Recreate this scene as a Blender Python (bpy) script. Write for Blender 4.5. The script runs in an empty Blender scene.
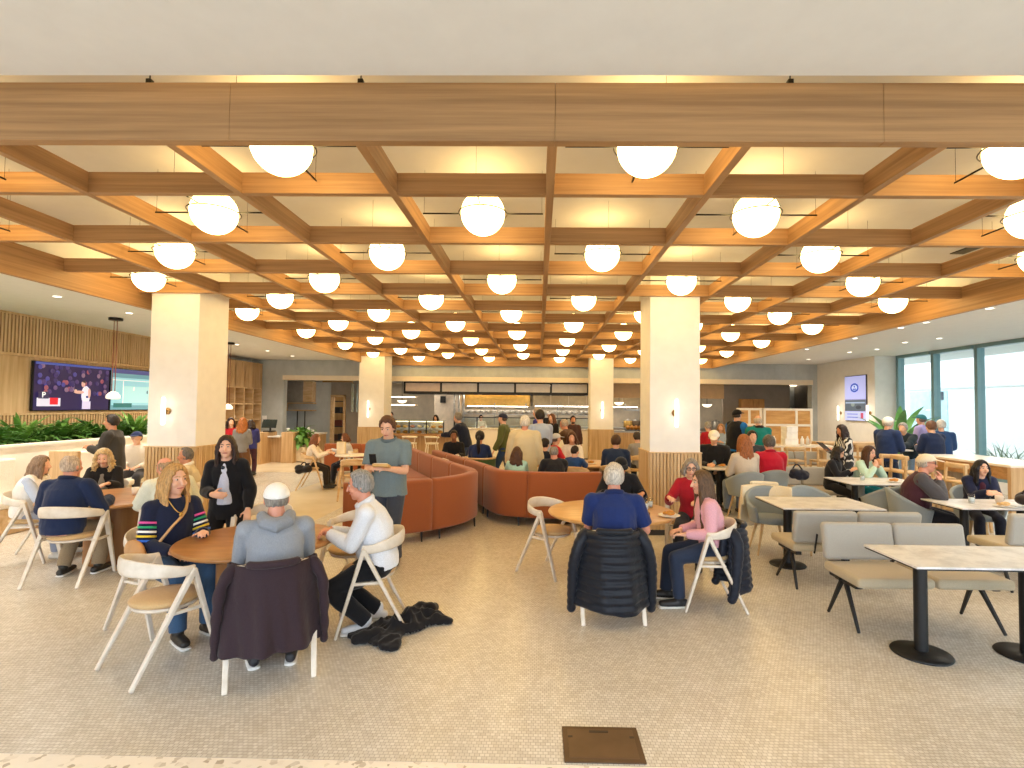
import bpy, math, random
import numpy as np
from mathutils import Vector, Matrix, noise
PI = math.pi
rnd = random.Random(7)
SC = bpy.context.scene
COL = SC.collection
def V(*a): return Vector(a)
def rad(d): return d * PI / 180

# ------------------------------------------------------------------ camera
FPX, YAW, PITCH, ROLL, CX, CY, HC = 523.0, .0156, .0341, .0103, 18.92, 4.9, 1.85
def cam_axes():
    cy, sy = math.cos(YAW), math.sin(YAW)
    F = V(-sy, cy, 0); R = V(cy, sy, 0); U = V(0, 0, 1)
    cp, sp = math.cos(PITCH), math.sin(PITCH)
    F2 = F * cp + U * sp; U2 = U * cp - F * sp
    cr, sr = math.cos(ROLL), math.sin(ROLL)
    return R * cr + U2 * sr, U2 * cr - R * sr, F2
CR, CU, CF = cam_axes()
def at(x, y, Y):                     # the point of the room at depth Y seen in direction (x, y) of the photograph
    d = CR * ((x - 512 - CX) / FPX) - CU * ((y - 384 - CY) / FPX) + CF
    return V(0, 0, HC) + d * (Y / d.y)
def atz(x, y, z):
    d = CR * ((x - 512 - CX) / FPX) - CU * ((y - 384 - CY) / FPX) + CF
    return V(0, 0, HC) + d * ((z - HC) / d.z)
cam = bpy.data.cameras.new('camera'); cam_o = bpy.data.objects.new('camera', cam); COL.objects.link(cam_o)
M = Matrix((CR, CU, -CF)).transposed().to_4x4(); M.translation = V(0, 0, HC)
cam_o.matrix_world = M
cam.sensor_width = 36; cam.lens = FPX * 36 / 1024
cam.shift_x = -CX / 1024; cam.shift_y = CY / 1024
cam.clip_start = .05; cam.clip_end = 300
SC.camera = cam_o

# ------------------------------------------------------------------ materials
def lin(h):
    if isinstance(h, str):
        h = h.lstrip('#'); c = [int(h[i:i + 2], 16) / 255 for i in (0, 2, 4)]
    else: c = list(h)
    return tuple(((x / 12.92) if x <= .04045 else ((x + .055) / 1.055) ** 2.4) for x in c) + (1,)
MATS = {}
def nodes(name):
    m = bpy.data.materials.new(name); m.use_nodes = True
    nt = m.node_tree; b = nt.nodes['Principled BSDF']
    return m, nt, b
def ramp(nt, fac, c0, c1, p0=0., p1=1.):
    r = nt.nodes.new('ShaderNodeValToRGB'); nt.links.new(fac, r.inputs[0])
    r.color_ramp.elements[0].color = c0; r.color_ramp.elements[1].color = c1
    r.color_ramp.elements[0].position = p0; r.color_ramp.elements[1].position = p1
    return r.outputs[0]
def coords(nt, scale=(1, 1, 1), kind='Object'):
    t = nt.nodes.new('ShaderNodeTexCoord'); mp = nt.nodes.new('ShaderNodeMapping')
    mp.inputs['Scale'].default_value = scale
    nt.links.new(t.outputs[kind], mp.inputs[0]); return mp.outputs[0]
def noise_n(nt, vec, scale, detail=4, rough=.55):
    n = nt.nodes.new('ShaderNodeTexNoise'); nt.links.new(vec, n.inputs['Vector'])
    n.inputs['Scale'].default_value = scale; n.inputs['Detail'].default_value = detail; n.inputs['Roughness'].default_value = rough
    return n.outputs[0]
def bump(nt, b, h, strength=.2, dist=.01):
    n = nt.nodes.new('ShaderNodeBump'); n.inputs['Strength'].default_value = strength; n.inputs['Distance'].default_value = dist
    nt.links.new(h, n.inputs['Height']); nt.links.new(n.outputs[0], b.inputs['Normal'])
def mul(c, k): return (min(1, c[0] * k), min(1, c[1] * k), min(1, c[2] * k), 1)
def plain(col, rough=.5, metal=0., var=.12, scale=6., bmp=.0, spec=.5, key=None):
    k = ('plain', col, rough, metal, var, scale, bmp)
    if k in MATS: return MATS[k]
    m, nt, b = nodes('paint_' + str(len(MATS)))
    c = lin(col); v = coords(nt); n = noise_n(nt, v, scale)
    nt.links.new(ramp(nt, n, mul(c, 1 - var), mul(c, 1 + var), .3, .7), b.inputs['Base Color'])
    b.inputs['Roughness'].default_value = rough; b.inputs['Metallic'].default_value = metal
    b.inputs['Specular IOR Level'].default_value = spec
    if bmp: bump(nt, b, n, bmp, .005)
    MATS[k] = m; return m
def fabric(col, rough=.9, weave=260., fold=9., var=.16, sheen=.15, folds=.35):
    k = ('fab', col, rough, weave, fold, var, folds)
    if k in MATS: return MATS[k]
    m, nt, b = nodes('fabric_' + str(len(MATS)))
    c = lin(col); v = coords(nt)
    n1 = noise_n(nt, v, fold, 3); n2 = noise_n(nt, v, weave, 1)
    nt.links.new(ramp(nt, n2, mul(c, 1 - var), mul(c, 1 + var), .3, .7), b.inputs['Base Color'])
    b.inputs['Roughness'].default_value = rough; b.inputs['Sheen Weight'].default_value = sheen
    b.inputs['Specular IOR Level'].default_value = .2
    bump(nt, b, n1, folds, .02)
    MATS[k] = m; return m
def wood(col, dark, scale=(1, 1, 1), rough=.45, grain=1.):
    k = ('wood', col, dark, scale, rough)
    if k in MATS: return MATS[k]
    m, nt, b = nodes('wood_' + str(len(MATS)))
    v = coords(nt, scale); n = noise_n(nt, v, 1.0, 7, .62)
    v2 = coords(nt, tuple(s * .25 for s in scale)); n2 = noise_n(nt, v2, 1.0, 2)
    mx = nt.nodes.new('ShaderNodeMath'); mx.operation = 'MULTIPLY_ADD'
    nt.links.new(n, mx.inputs[0]); mx.inputs[1].default_value = .7
    h = nt.nodes.new('ShaderNodeMath'); h.operation = 'MULTIPLY'; nt.links.new(n2, h.inputs[0]); h.inputs[1].default_value = .3
    nt.links.new(h.outputs[0], mx.inputs[2])
    nt.links.new(ramp(nt, mx.outputs[0], lin(dark), lin(col), .36, .62), b.inputs['Base Color'])
    b.inputs['Roughness'].default_value = rough; b.inputs['Specular IOR Level'].default_value = .35
    bump(nt, b, n, .06, .004)
    MATS[k] = m; return m
def skin(col):
    k = ('skin', col)
    if k in MATS: return MATS[k]
    m, nt, b = nodes('skin_' + str(len(MATS)))
    c = lin(col); v = coords(nt); n = noise_n(nt, v, 14, 4)
    nt.links.new(ramp(nt, n, (c[0] * .93, c[1] * .86, c[2] * .84, 1), mul(c, 1.05), .3, .7), b.inputs['Base Color'])
    b.inputs['Roughness'].default_value = .5; b.inputs['Subsurface Weight'].default_value = .08
    b.inputs['Subsurface Radius'].default_value = (.01, .004, .002)
    MATS[k] = m; return m
def hairm(col):
    k = ('hair', col)
    if k in MATS: return MATS[k]
    m, nt, b = nodes('hair_' + str(len(MATS)))
    c = lin(col); v = coords(nt, (1, 1, .18)); n = noise_n(nt, v, 95, 4, .7)
    nt.links.new(ramp(nt, n, mul(c, .5), mul(c, 1.35), .35, .65), b.inputs['Base Color'])
    b.inputs['Roughness'].default_value = .5; b.inputs['Specular IOR Level'].default_value = .35
    bump(nt, b, n, .5, .01)
    MATS[k] = m; return m
def emit(col, s, key):
    if key in MATS: return MATS[key]
    m, nt, b = nodes(key)
    c = lin(col); v = coords(nt); n = noise_n(nt, v, 3, 1)
    nt.links.new(ramp(nt, n, mul(c, .97), c), b.inputs['Emission Color'])
    b.inputs['Base Color'].default_value = mul(c, .8)
    b.inputs['Emission Strength'].default_value = s; b.inputs['Roughness'].default_value = .3
    MATS[key] = m; return m
def glassm(key='glass_pane', tint=(.93, .98, .97, 1), refl=.08):
    if key in MATS: return MATS[key]
    m = bpy.data.materials.new(key); m.use_nodes = True; nt = m.node_tree; nt.nodes.clear()
    o = nt.nodes.new('ShaderNodeOutputMaterial'); mix = nt.nodes.new('ShaderNodeMixShader')
    t = nt.nodes.new('ShaderNodeBsdfTransparent'); g = nt.nodes.new('ShaderNodeBsdfGlossy'); fr = nt.nodes.new('ShaderNodeLayerWeight'); pw = nt.nodes.new('ShaderNodeMath'); pw.operation = 'POWER'; pw.inputs[1].default_value = 4; fr.inputs[0].default_value = .5
    g.inputs['Roughness'].default_value = .03; t.inputs[0].default_value = tint
    ma = nt.nodes.new('ShaderNodeMath'); ma.operation = 'MULTIPLY_ADD'; ma.inputs[1].default_value = .5; ma.inputs[2].default_value = .03
    nt.links.new(fr.outputs['Facing'], pw.inputs[0]); nt.links.new(pw.outputs[0], ma.inputs[0]); nt.links.new(ma.outputs[0], mix.inputs[0]); nt.links.new(t.outputs[0], mix.inputs[1]); nt.links.new(g.outputs[0], mix.inputs[2])
    nt.links.new(mix.outputs[0], o.inputs[0]); MATS[key] = m; return m

# ------------------------------------------------------------------ mesh building
def perp(d):
    a = V(0, 0, 1) if abs(d.z) < .9 else V(1, 0, 0)
    s = d.cross(a); s.normalize(); return s
class MB:
    def __init__(s): s.v = []; s.f = []
    def add(s, vs, fs):
        n = len(s.v); s.v += [tuple(x) for x in vs]; s.f += [tuple(i + n for i in q) for q in fs]; return s
    def box(s, c, d, m=None):        # centre, full size, optional rotation matrix
        hx, hy, hz = d[0] / 2, d[1] / 2, d[2] / 2
        vs = [V(x, y, z) for x in (-hx, hx) for y in (-hy, hy) for z in (-hz, hz)]
        if m is not None: vs = [m @ q for q in vs]
        vs = [q + Vector(c) for q in vs]
        return s.add(vs, [(0, 1, 3, 2), (4, 6, 7, 5), (0, 4, 5, 1), (2, 3, 7, 6), (0, 2, 6, 4), (1, 5, 7, 3)])
    def span(s, x0, x1, y0, y1, z0, z1):
        return s.box(((x0 + x1) / 2, (y0 + y1) / 2, (z0 + z1) / 2), (abs(x1 - x0), abs(y1 - y0), abs(z1 - z0)))
    def bar(s, a, b, w, t, ref=None, w2=None, t2=None):   # tapering rectangular bar from a to b
        a, b = Vector(a), Vector(b); d = (b - a).normalized()
        sd = (d.cross(Vector(ref)).normalized() if ref is not None else perp(d)); up = sd.cross(d)
        w2 = w if w2 is None else w2; t2 = t if t2 is None else t2
        vs = [p + sd * (i * ww / 2) + up * (j * tt / 2) for p, ww, tt in ((a, w, t), (b, w2, t2)) for i, j in ((-1, -1), (1, -1), (1, 1), (-1, 1))]
        return s.add(vs, [(0, 3, 2, 1), (4, 5, 6, 7), (0, 1, 5, 4), (1, 2, 6, 5), (2, 3, 7, 6), (3, 0, 4, 7)])
    def tube(s, pts, r, n=10, cap='round', ref=None, closed=False):
        pts = [Vector(p) for p in pts]; N = len(pts)
        if not isinstance(r, (list, tuple)): r = [r] * N
        r = [(q, q) if not isinstance(q, (list, tuple)) else q for q in r]
        tan = []
        for i in range(N):
            if closed: t = pts[(i + 1) % N] - pts[i - 1]
            else: t = pts[min(i + 1, N - 1)] - pts[max(i - 1, 0)]
            tan.append(t.normalized() if t.length > 1e-9 else V(0, 0, 1))
        sd = None; rings = []
        secs = []
        for i in range(N):
            t = tan[i]
            if ref is not None: sd = Vector(ref) - t * t.dot(Vector(ref))
            elif sd is None: sd = perp(t)
            else: sd = sd - t * t.dot(sd)
            if sd.length < 1e-6: sd = perp(t)
            sd.normalize(); up = t.cross(sd)
            secs.append((pts[i], sd.copy(), up, r[i], t))
        if cap == 'round' and not closed:
            def capr(sec, sg):
                p, a, u, (ra, rb), t = sec; m = min(ra, rb); out = []
                for ang in (30, 60):
                    c, q = math.cos(rad(ang)), math.sin(rad(ang))
                    out.append((p + t * (sg * m * q), a, u, (ra * c, rb * c), t))
                return out
            secs = capr(secs[0], -1)[::-1] + secs + capr(secs[-1], 1)
        vs = []
        for p, a, u, (ra, rb), t in secs:
            for k in range(n):
                c, q = math.cos(2 * PI * k / n), math.sin(2 * PI * k / n)
                vs.append(p + a * (ra * c) + u * (rb * q))
        m = len(secs); fs = []
        for i in range(m if closed else m - 1):
            for k in range(n):
                j = (i + 1) % m
                fs.append((i * n + k, i * n + (k + 1) % n, j * n + (k + 1) % n, j * n + k))
        if not closed:
            p0 = secs[0][0] - (secs[0][4] * min(secs[0][3]) * .15 if cap == 'round' else V(0, 0, 0))
            p1 = secs[-1][0] + (secs[-1][4] * min(secs[-1][3]) * .15 if cap == 'round' else V(0, 0, 0))
            vs += [p0, p1]; a, b = len(vs) - 2, len(vs) - 1
            fs += [(a, (k + 1) % n, k) for k in range(n)] + [(b, (m - 1) * n + k, (m - 1) * n + (k + 1) % n) for k in range(n)]
        return s.add(vs, fs)
    def ell(s, c, r, m=None, nu=14, nv=9):
        vs = [V(0, 0, -1)]; fs = []
        for i in range(1, nv):
            a = PI * i / nv
            vs += [V(math.sin(a) * math.cos(2 * PI * k / nu), math.sin(a) * math.sin(2 * PI * k / nu), -math.cos(a)) for k in range(nu)]
        vs.append(V(0, 0, 1)); T = len(vs) - 1
        for k in range(nu):
            fs.append((0, 1 + (k + 1) % nu, 1 + k)); fs.append((T, T - nu + k, T - nu + (k + 1) % nu))
            for i in range(nv - 2):
                a = 1 + i * nu; fs.append((a + k, a + (k + 1) % nu, a + nu + (k + 1) % nu, a + nu + k))
        vs = [V(q.x * r[0], q.y * r[1], q.z * r[2]) for q in vs]
        if m is not None: vs = [m @ q for q in vs]
        return s.add([q + Vector(c) for q in vs], fs)
    def lathe(s, prof, c=(0, 0, 0), n=32):       # closed profile of (r, z) from the bottom axis to the top axis
        vs = []; fs = []; c = Vector(c)
        for r, z in prof: vs += [c + V(r * math.cos(2 * PI * k / n), r * math.sin(2 * PI * k / n), z) for k in range(n)]
        m = len(prof)
        for i in range(m - 1):
            for k in range(n): fs.append((i * n + k, i * n + (k + 1) % n, (i + 1) * n + (k + 1) % n, (i + 1) * n + k))
        fs.append(tuple(range(n))[::-1]); fs.append(tuple((m - 1) * n + k for k in range(n)))
        return s.add(vs, fs)
    def prism(s, poly, z0, z1):
        n = len(poly); vs = [V(x, y, z0) for x, y in poly] + [V(x, y, z1) for x, y in poly]
        return s.add(vs, [tuple(range(n))[::-1], tuple(range(n, 2 * n))] + [(i, (i + 1) % n, n + (i + 1) % n, n + i) for i in range(n)])
    def sheet(s, fn, nu, nv, th):                # thick cloth: fn(u, v) -> (point, normal)
        fr, bk = [], []
        for j in range(nv + 1):
            for i in range(nu + 1):
                p, q = fn(i / nu, j / nv); fr.append(p + q * th / 2); bk.append(p - q * th / 2)
        W = nu + 1; O = len(fr); fs = []
        for j in range(nv):
            for i in range(nu):
                a = j * W + i; fs.append((a, a + 1, a + W + 1, a + W)); fs.append((O + a, O + a + W, O + a + W + 1, O + a + 1))
        ed = [i for i in range(W)] + [j * W + nu for j in range(1, nv + 1)] + [nv * W + i for i in range(nu - 1, -1, -1)] + [j * W for j in range(nv - 1, 0, -1)]
        for a, b in zip(ed, ed[1:] + ed[:1]): fs.append((a, O + a, O + b, b))
        return s.add(fr + bk, fs)
    def yz(s): s.v = [(c, a, b) for a, b, c in s.v]; return s
    def mesh(s, name):
        me = bpy.data.meshes.new(name); me.from_pydata(s.v, [], s.f); me.validate(); me.update(); return me
    def build(s, name, mat, parent=None, smooth=False, bevel=0., loc=None, seg=2):
        me = s.mesh(name); o = bpy.data.objects.new(name, me)
        if mat is not None: me.materials.append(mat)
        import bmesh
        bm = bmesh.new(); bm.from_mesh(me); bmesh.ops.recalc_face_normals(bm, faces=bm.faces); bm.to_mesh(me); bm.free()
        if smooth: me.shade_smooth()
        COL.objects.link(o)
        if parent is not None: o.parent = parent
        if loc is not None: o.location = loc
        if bevel:
            b = o.modifiers.new('bevel', 'BEVEL'); b.width = bevel; b.segments = seg; b.limit_method = 'ANGLE'; b.angle_limit = rad(40)
            me.shade_smooth()
            try: me.set_sharp_from_angle(angle=rad(35))
            except Exception: pass
        return o
    def solid(s, name, mat, parent=None, voxel=.01, it=4, fold=0., ffreq=9., seed=0):   # fuse the shapes into one continuous skin
        me = s.mesh(name); o = bpy.data.objects.new(name, me); COL.objects.link(o)
        r = o.modifiers.new('r', 'REMESH'); r.mode = 'VOXEL'; r.voxel_size = voxel; r.use_smooth_shade = True
        if it:
            q = o.modifiers.new('s', 'SMOOTH'); q.iterations = it; q.factor = .5
        dg = bpy.context.evaluated_depsgraph_get()
        m2 = bpy.data.meshes.new_from_object(o.evaluated_get(dg), depsgraph=dg)
        bpy.data.objects.remove(o); bpy.data.meshes.remove(me)
        m2.name = name; m2.materials.clear(); m2.materials.append(mat); m2.shade_smooth()
        if fold and len(m2.vertices):
            n = len(m2.vertices); co = np.empty(n * 3, 'f'); m2.vertices.foreach_get('co', co); co = co.reshape(-1, 3)
            no = np.empty(n * 3, 'f'); m2.vertex_normals.foreach_get('vector', no); no = no.reshape(-1, 3)
            d = np.zeros(n); rs = np.random.RandomState(seed + 3)
            for k in range(7):
                w = rs.normal(size=3) * ffreq * (1 + .35 * k) * np.array([1, 1, .7]); ph = rs.rand() * 6.28
                d += np.sin(co @ w + ph + 1.3 * np.sin(co @ (w[::-1] * .6) + ph * 2)) / (1 + .35 * k)
            d = d / 3.2
            co = co + no * (d[:, None] * fold)
            m2.vertices.foreach_set('co', co.astype('f').ravel()); m2.update()
        o = bpy.data.objects.new(name, m2); COL.objects.link(o)
        if parent is not None: o.parent = parent
        return o
def tag(o, label=None, cat=None, group=None, kind=None):
    if label: o['label'] = label
    if cat: o['category'] = cat
    if group: o['group'] = group
    if kind: o['kind'] = kind
    return o
def thing(name, label, cat, loc=(0, 0, 0), rz=0., group=None):
    o = bpy.data.objects.new(name, None); o.empty_display_size = .1; COL.objects.link(o)
    o.location = loc; o.rotation_euler = (0, 0, rz)
    return tag(o, label, cat, group)
def struct(o): o['kind'] = 'structure'; return o
def dup(root, loc, rz=None, label=None, group=None, scale=None):
    def rec(o, par):
        kids = list(o.children)
        c = o.copy(); COL.objects.link(c)
        if par is not None: c.parent = par
        for ch in kids: rec(ch, c)
        return c
    r = rec(root, None); r.location = loc
    if rz is not None: r.rotation_euler = (0, 0, rz)
    if scale: r.scale = scale
    if label: r['label'] = label
    if group: r['group'] = group
    return r
def rotz(a): return Matrix.Rotation(a, 3, 'Z')
def onX(q, X, y=400):                # depth at which direction (q, y) meets the plane x = X
    d = CR * ((q - 512 - CX) / FPX) - CU * ((y - 384 - CY) / FPX) + CF
    return X / d.x * d.y
ORD = ['first', 'second', 'third', 'fourth', 'fifth', 'sixth', 'seventh', 'eighth', 'ninth', 'tenth', 'eleventh', 'twelfth', 'thirteenth', 'fourteenth']
# ------------------------------------------------------------------ room shell
S = 1.219; GX = .069; GY = 2.81; ZB = 3.495; ZF = 3.285; ZT = 3.66; ZC = 3.98; ZO = 3.46; BW = .062
NR = 13; YB = GY + NR * S; XL = GX - 5 * S; XR = GX + 5 * S
WY = 18.8                                        # back wall
WLX = atz(0, 310, ZO).x; WRX = atz(1024, 338, ZO).x
W_WHITE = plain('#ECEAE4', .6, var=.03); W_CEIL = plain('#E9EAE8', .7, var=.02)
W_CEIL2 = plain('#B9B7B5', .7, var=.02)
CONC = None
def concrete(col, key, sc=1.2):
    m, nt, b = nodes(key); c = lin(col); v = coords(nt, (1, 1, .7)); n = noise_n(nt, v, sc, 8, .7)
    nt.links.new(ramp(nt, n, mul(c, .78), mul(c, 1.15), .3, .7), b.inputs['Base Color']); b.inputs['Roughness'].default_value = .55
    bump(nt, b, n, .08, .01); return m
CONC = concrete('#B8BDBC', 'grey_plaster'); CONC_D = concrete('#8A8074', 'taupe_plaster')
OAKX = wood('#B78D5E', '#967149', (.8, 12, 34), .5); OAKY = wood('#B78D5E', '#967149', (12, .8, 34), .5)
OAKV = wood('#D0B087', '#B48F62', (16, 16, 1.2), .5); OAKL = wood('#D9BC93', '#C09C6C', (3, 14, 14), .45)
SLAT = wood('#D9BD94', '#C09F73', (18, 18, 1.0), .5)
BLACK = plain('#17181A', .45, var=.1, spec=.4); BLACKM = plain('#1C1B1A', .35, .6, var=.1)
DARK = plain('#2B2826', .6, var=.1); STEEL = plain('#A9A7A2', .3, .85, var=.08); BRASS = plain('#A08050', .35, .8, var=.08)

def floor_mat():
    m, nt, b = nodes('mosaic_tile')
    v = coords(nt)
    br = nt.nodes.new('ShaderNodeTexBrick'); nt.links.new(v, br.inputs['Vector'])
    br.inputs['Scale'].default_value = 1.0; br.inputs['Brick Width'].default_value = .027; br.inputs['Row Height'].default_value = .025
    br.inputs['Mortar Size'].default_value = .0022; br.inputs['Mortar Smooth'].default_value = .6; br.inputs['Bias'].default_value = 0
    br.inputs['Color1'].default_value = lin('#E7E3DB'); br.inputs['Color2'].default_value = lin('#D3CDC2'); br.inputs['Mortar'].default_value = lin('#B0A99D')
    n = noise_n(nt, v, .55, 4); n2 = noise_n(nt, v, 6, 3)
    mx = nt.nodes.new('ShaderNodeMix'); mx.data_type = 'RGBA'; mx.blend_type = 'MULTIPLY'; mx.inputs['Factor'].default_value = 1
    nt.links.new(br.outputs['Color'], mx.inputs['A']); nt.links.new(ramp(nt, n, (.9, .885, .86, 1), (1, 1, 1, 1), .35, .65), mx.inputs['B'])
    mx2 = nt.nodes.new('ShaderNodeMix'); mx2.data_type = 'RGBA'; mx2.blend_type = 'MULTIPLY'; mx2.inputs['Factor'].default_value = .6
    nt.links.new(mx.outputs['Result'], mx2.inputs['A']); nt.links.new(ramp(nt, n2, (.9, .88, .85, 1), (1, 1, 1, 1), .35, .65), mx2.inputs['B'])
    nt.links.new(mx2.outputs['Result'], b.inputs['Base Color'])
    b.inputs['Roughness'].default_value = .25; b.inputs['Specular IOR Level'].default_value = .5
    inv = nt.nodes.new('ShaderNodeMath'); inv.operation = 'SUBTRACT'; inv.inputs[0].default_value = 1; nt.links.new(br.outputs['Fac'], inv.inputs[1])
    bump(nt, b, inv.outputs[0], .22, .002); return m
def terrazzo():
    m, nt, b = nodes('terrazzo'); v = coords(nt)
    vo = nt.nodes.new('ShaderNodeTexVoronoi'); vo.inputs['Scale'].default_value = 38; nt.links.new(v, vo.inputs['Vector'])
    n = noise_n(nt, v, 22, 3)
    c = ramp(nt, vo.outputs['Color'], lin('#B5A894'), lin('#EFE7DA'), .12, .3)
    nt.links.new(c, b.inputs['Base Color']); b.inputs['Roughness'].default_value = .3; return m
def poured():
    m, nt, b = nodes('poured_floor'); v = coords(nt); n = noise_n(nt, v, 1.1, 6)
    nt.links.new(ramp(nt, n, lin('#D6C6A8'), lin('#E6D8BE'), .3, .7), b.inputs['Base Color']); b.inputs['Roughness'].default_value = .22; return m
YS = atz(520, 764, 0).y
struct(MB().span(-13, 13, YS, 26, -.2, 0).build('floor', floor_mat()))
struct(MB().span(-13, 13, -2.6, YS, -.2, -.001).build('floor', terrazzo()))
struct(MB().span(-5.2, -3.55, 7.6, 18.2, -.01, .003).build('floor', poured()))
struct(MB().span(-13, -4.8, 14.2, 18.79, -.01, .0035).build('floor', poured()))

# ceilings
ZTF = at(540, 82.5, GY - BW / 2).z; ZSF = at(540, 75.5, GY - .11).z
struct(MB().span(-13, 13, -2.6, GY - .11, ZSF, ZC + .3).build('ceiling', W_CEIL))
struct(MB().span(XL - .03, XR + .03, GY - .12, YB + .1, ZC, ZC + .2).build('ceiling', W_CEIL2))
struct(MB().span(-13, XL - BW / 2 - .004, GY - .04, WY, ZO, ZC + .2).build('ceiling', W_CEIL))
struct(MB().span(XR + BW / 2 + .004, 13, GY - .04, WY, ZO, ZC + .2).build('ceiling', W_CEIL))
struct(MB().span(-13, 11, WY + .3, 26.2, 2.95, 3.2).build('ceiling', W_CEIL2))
# coffer grid: beams running away from the window side, rows across, deeper boards round the edge
for j in range(-4, 5):
    x = GX + j * S
    struct(MB().prism([(GY + BW / 2, ZB), (YB - BW / 2, ZB), (YB - BW / 2, ZT), (GY + .2, ZT), (GY + .2, ZTF - .004), (GY + BW / 2, ZTF - .004)], x - BW / 2, x + BW / 2).yz().build('beam', OAKY, bevel=.003))
for r in range(1, NR):
    y = GY + r * S
    for j in range(-5, 5):
        x0 = GX + j * S + BW / 2; x1 = x0 + S - BW
        struct(MB().span(x0, x1, y - BW / 2, y + BW / 2, ZB + .001, ZT).build('beam', OAKX))
fx = [-7.2] + [at(q, 110, GY).x for q in (233, 555, 880)] + [7.4]
for a, b_ in zip(fx[:-1], fx[1:]):
    struct(MB().span(a + .0006, b_ - .0006, GY - BW / 2, GY + BW / 2, ZF, ZTF).build('trim_front', OAKX, bevel=.003))
struct(MB().span(XL, XR, YB - BW / 2, YB + BW / 2, ZF, ZT).build('trim_back', OAKX))
for x, nm in ((XL, 'trim_left'), (XR, 'trim_right')):
    struct(MB().span(x - BW / 2, x + BW / 2, GY + BW / 2, YB - BW / 2, ZF, ZT).build(nm, OAKY))
# dark air slots in the ceiling beside the grid edge
for (px_, py_) in ((78, 248), (938, 276), (985, 243)):
    p = atz(px_, py_, ZC)
    o = MB().span(p.x - .09, p.x + .09, p.y - .45, p.y + .45, ZC - .012, ZC - .001).build('ceiling_air_slot', BLACK)
    tag(o, {78: 'dark linear air slot in ceiling above left edge of grid', 938: 'dark linear air slot above right edge of grid, farther one', 985: 'dark linear air slot above right edge of grid, nearer one'}[px_], 'vent')
# hangers clipped on the front board
for q, nm in ((150, 'first clip from the left'), (361, 'middle clip'), (790, 'clip on the right half')):
    p = at(q, 78, GY)
    t = thing('hanger_clip', 'small black hanger clip on top of the front board, ' + nm, 'clip', (p.x, GY, ZTF))
    MB().box((0, 0, .02), (.03, .03, .03)).build('clip_body', BLACKM, t, bevel=.004)
    MB().tube([(0, 0, .03), (0, 0, ZC - ZTF)], .004, 6, 'flat').build('cable', BLACKM, t)

# globe lamps
ZG = 3.58
GLOBE = emit((1, .845, .55), 14.5, 'lamp_glow')
def make_globe():
    t = thing('globe_lamp', '', 'lamp', (0, 0, 0), 0, 'globe lamps in the ceiling grid')
    MB().ell((0, 0, 0), (.195, .195, .195), None, 32, 18).build('globe', GLOBE, t, True)
    ring = [(.215 * math.cos(a), .215 * math.sin(a), 0) for a in [2 * PI * k / 40 for k in range(40)]]
    MB().tube(ring, .006, 6, 'flat', closed=True).build('ring', BLACKM, t, True)
    for d in (V(1, 0, 0), V(-1, 0, 0), V(0, 1, 0), V(0, -1, 0)):
        rdo = MB().tube([d * .21, d * .54], .0075, 8, 'flat').build('rod', BLACKM, t, True)
        MB().tube([d * .53, d * .53 + V(0, 0, ZC - ZG - .004)], .0014, 5, 'flat').build('wire', BLACKM, rdo, True)
    return t
g0 = make_globe(); first = True
for r in range(NR):
    cols = [j for j in range(-5, 5) if (j + r) % 2 == 0]
    for n, j in enumerate(cols):
        loc = (GX + .02 + (j + .5) * S, GY + (r + .5) * S, ZG)
        o = g0 if first else dup(g0, loc)
        first = False; o.location = loc
        rowtxt = ORD[r] + ' row from the front' if r < 9 else ORD[NR - 1 - r] + ' row from the back'
        o['label'] = 'glowing globe lamp in the %s, %s from the left' % (rowtxt, ORD[n])

# columns
RIBD = wood('#D8BB90', '#B99768', (20, 20, 1.0), .5)
def column(x0, x1, yf, wz, lab):
    w = x1 - x0
    t = thing('column', lab, 'column', ((x0 + x1) / 2, yf + w / 2, 0))
    t['kind'] = 'structure'
    MB().span(-w / 2, w / 2, -w / 2, w / 2, wz, ZC).build('shaft', W_WHITE, t, bevel=.004)
    m = MB(); g = w / 2 + .012
    m.span(-g + .012, g - .012, -g + .012, g - .012, .08, wz)
    n = int(round(w / .05)); st = 2 * g / n
    for k in range(n):
        c = -g + st * (k + .5)
        for s_ in (-1, 1):
            m.box((c, s_ * g, (wz + .08) / 2), (st * .72, .022, wz - .08)); m.box((s_ * g, c, (wz + .08) / 2), (.022, st * .72, wz - .08))
    m.build('wainscot', RIBD, t)
    MB().span(-g - .015, g + .015, -g - .015, g + .015, wz, wz + .02).build('cap_rail', OAKL, t, bevel=.003)
    MB().span(-g, g, -g, g, 0, .08).build('base', DARK, t)
    return t
yA = GY + 4 * S + BW / 2; yB_ = GY + 12 * S + BW / 2
cols = []
for (a, b_, y, lab) in ((149, 197.5, yA, 'white square column with ribbed wood base near the television wall'), (650, 700, yA, 'white square column with ribbed wood base behind the red-sweater woman'),
                        (359, 384.5, yB_, 'white square column with ribbed wood base beside the grey doorway'), (590.5, 613.5, yB_, 'white square column with ribbed wood base in front of kitchen, smaller')):
    x0 = at(a, 380, y).x; x1 = at(b_, 380, y).x
    column(x0, x1, y, 1.19 if y < 10 else 1.1, lab); cols.append((x0, x1, y))
SCON = emit('#FFEFD6', 3.2, 'sconce_glow')
def sconce(p, nrm, lab, h=.32):
    t = thing('wall_sconce', lab, 'wall light', p, math.atan2(nrm[1], nrm[0]) + PI / 2)
    MB().tube([(0, -.005, 0), (0, -.02, 0)], .05, 20, 'flat').build('backplate', BRASS, t, True)
    MB().tube([(0, -.02, 0), (0, -.09, 0)], .015, 10, 'flat').build('arm', BRASS, t, True)
    MB().tube([(0, -.1, -h / 2), (0, -.1, h / 2)], .028, 14).build('tube', SCON, t, True)
    return t
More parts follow.
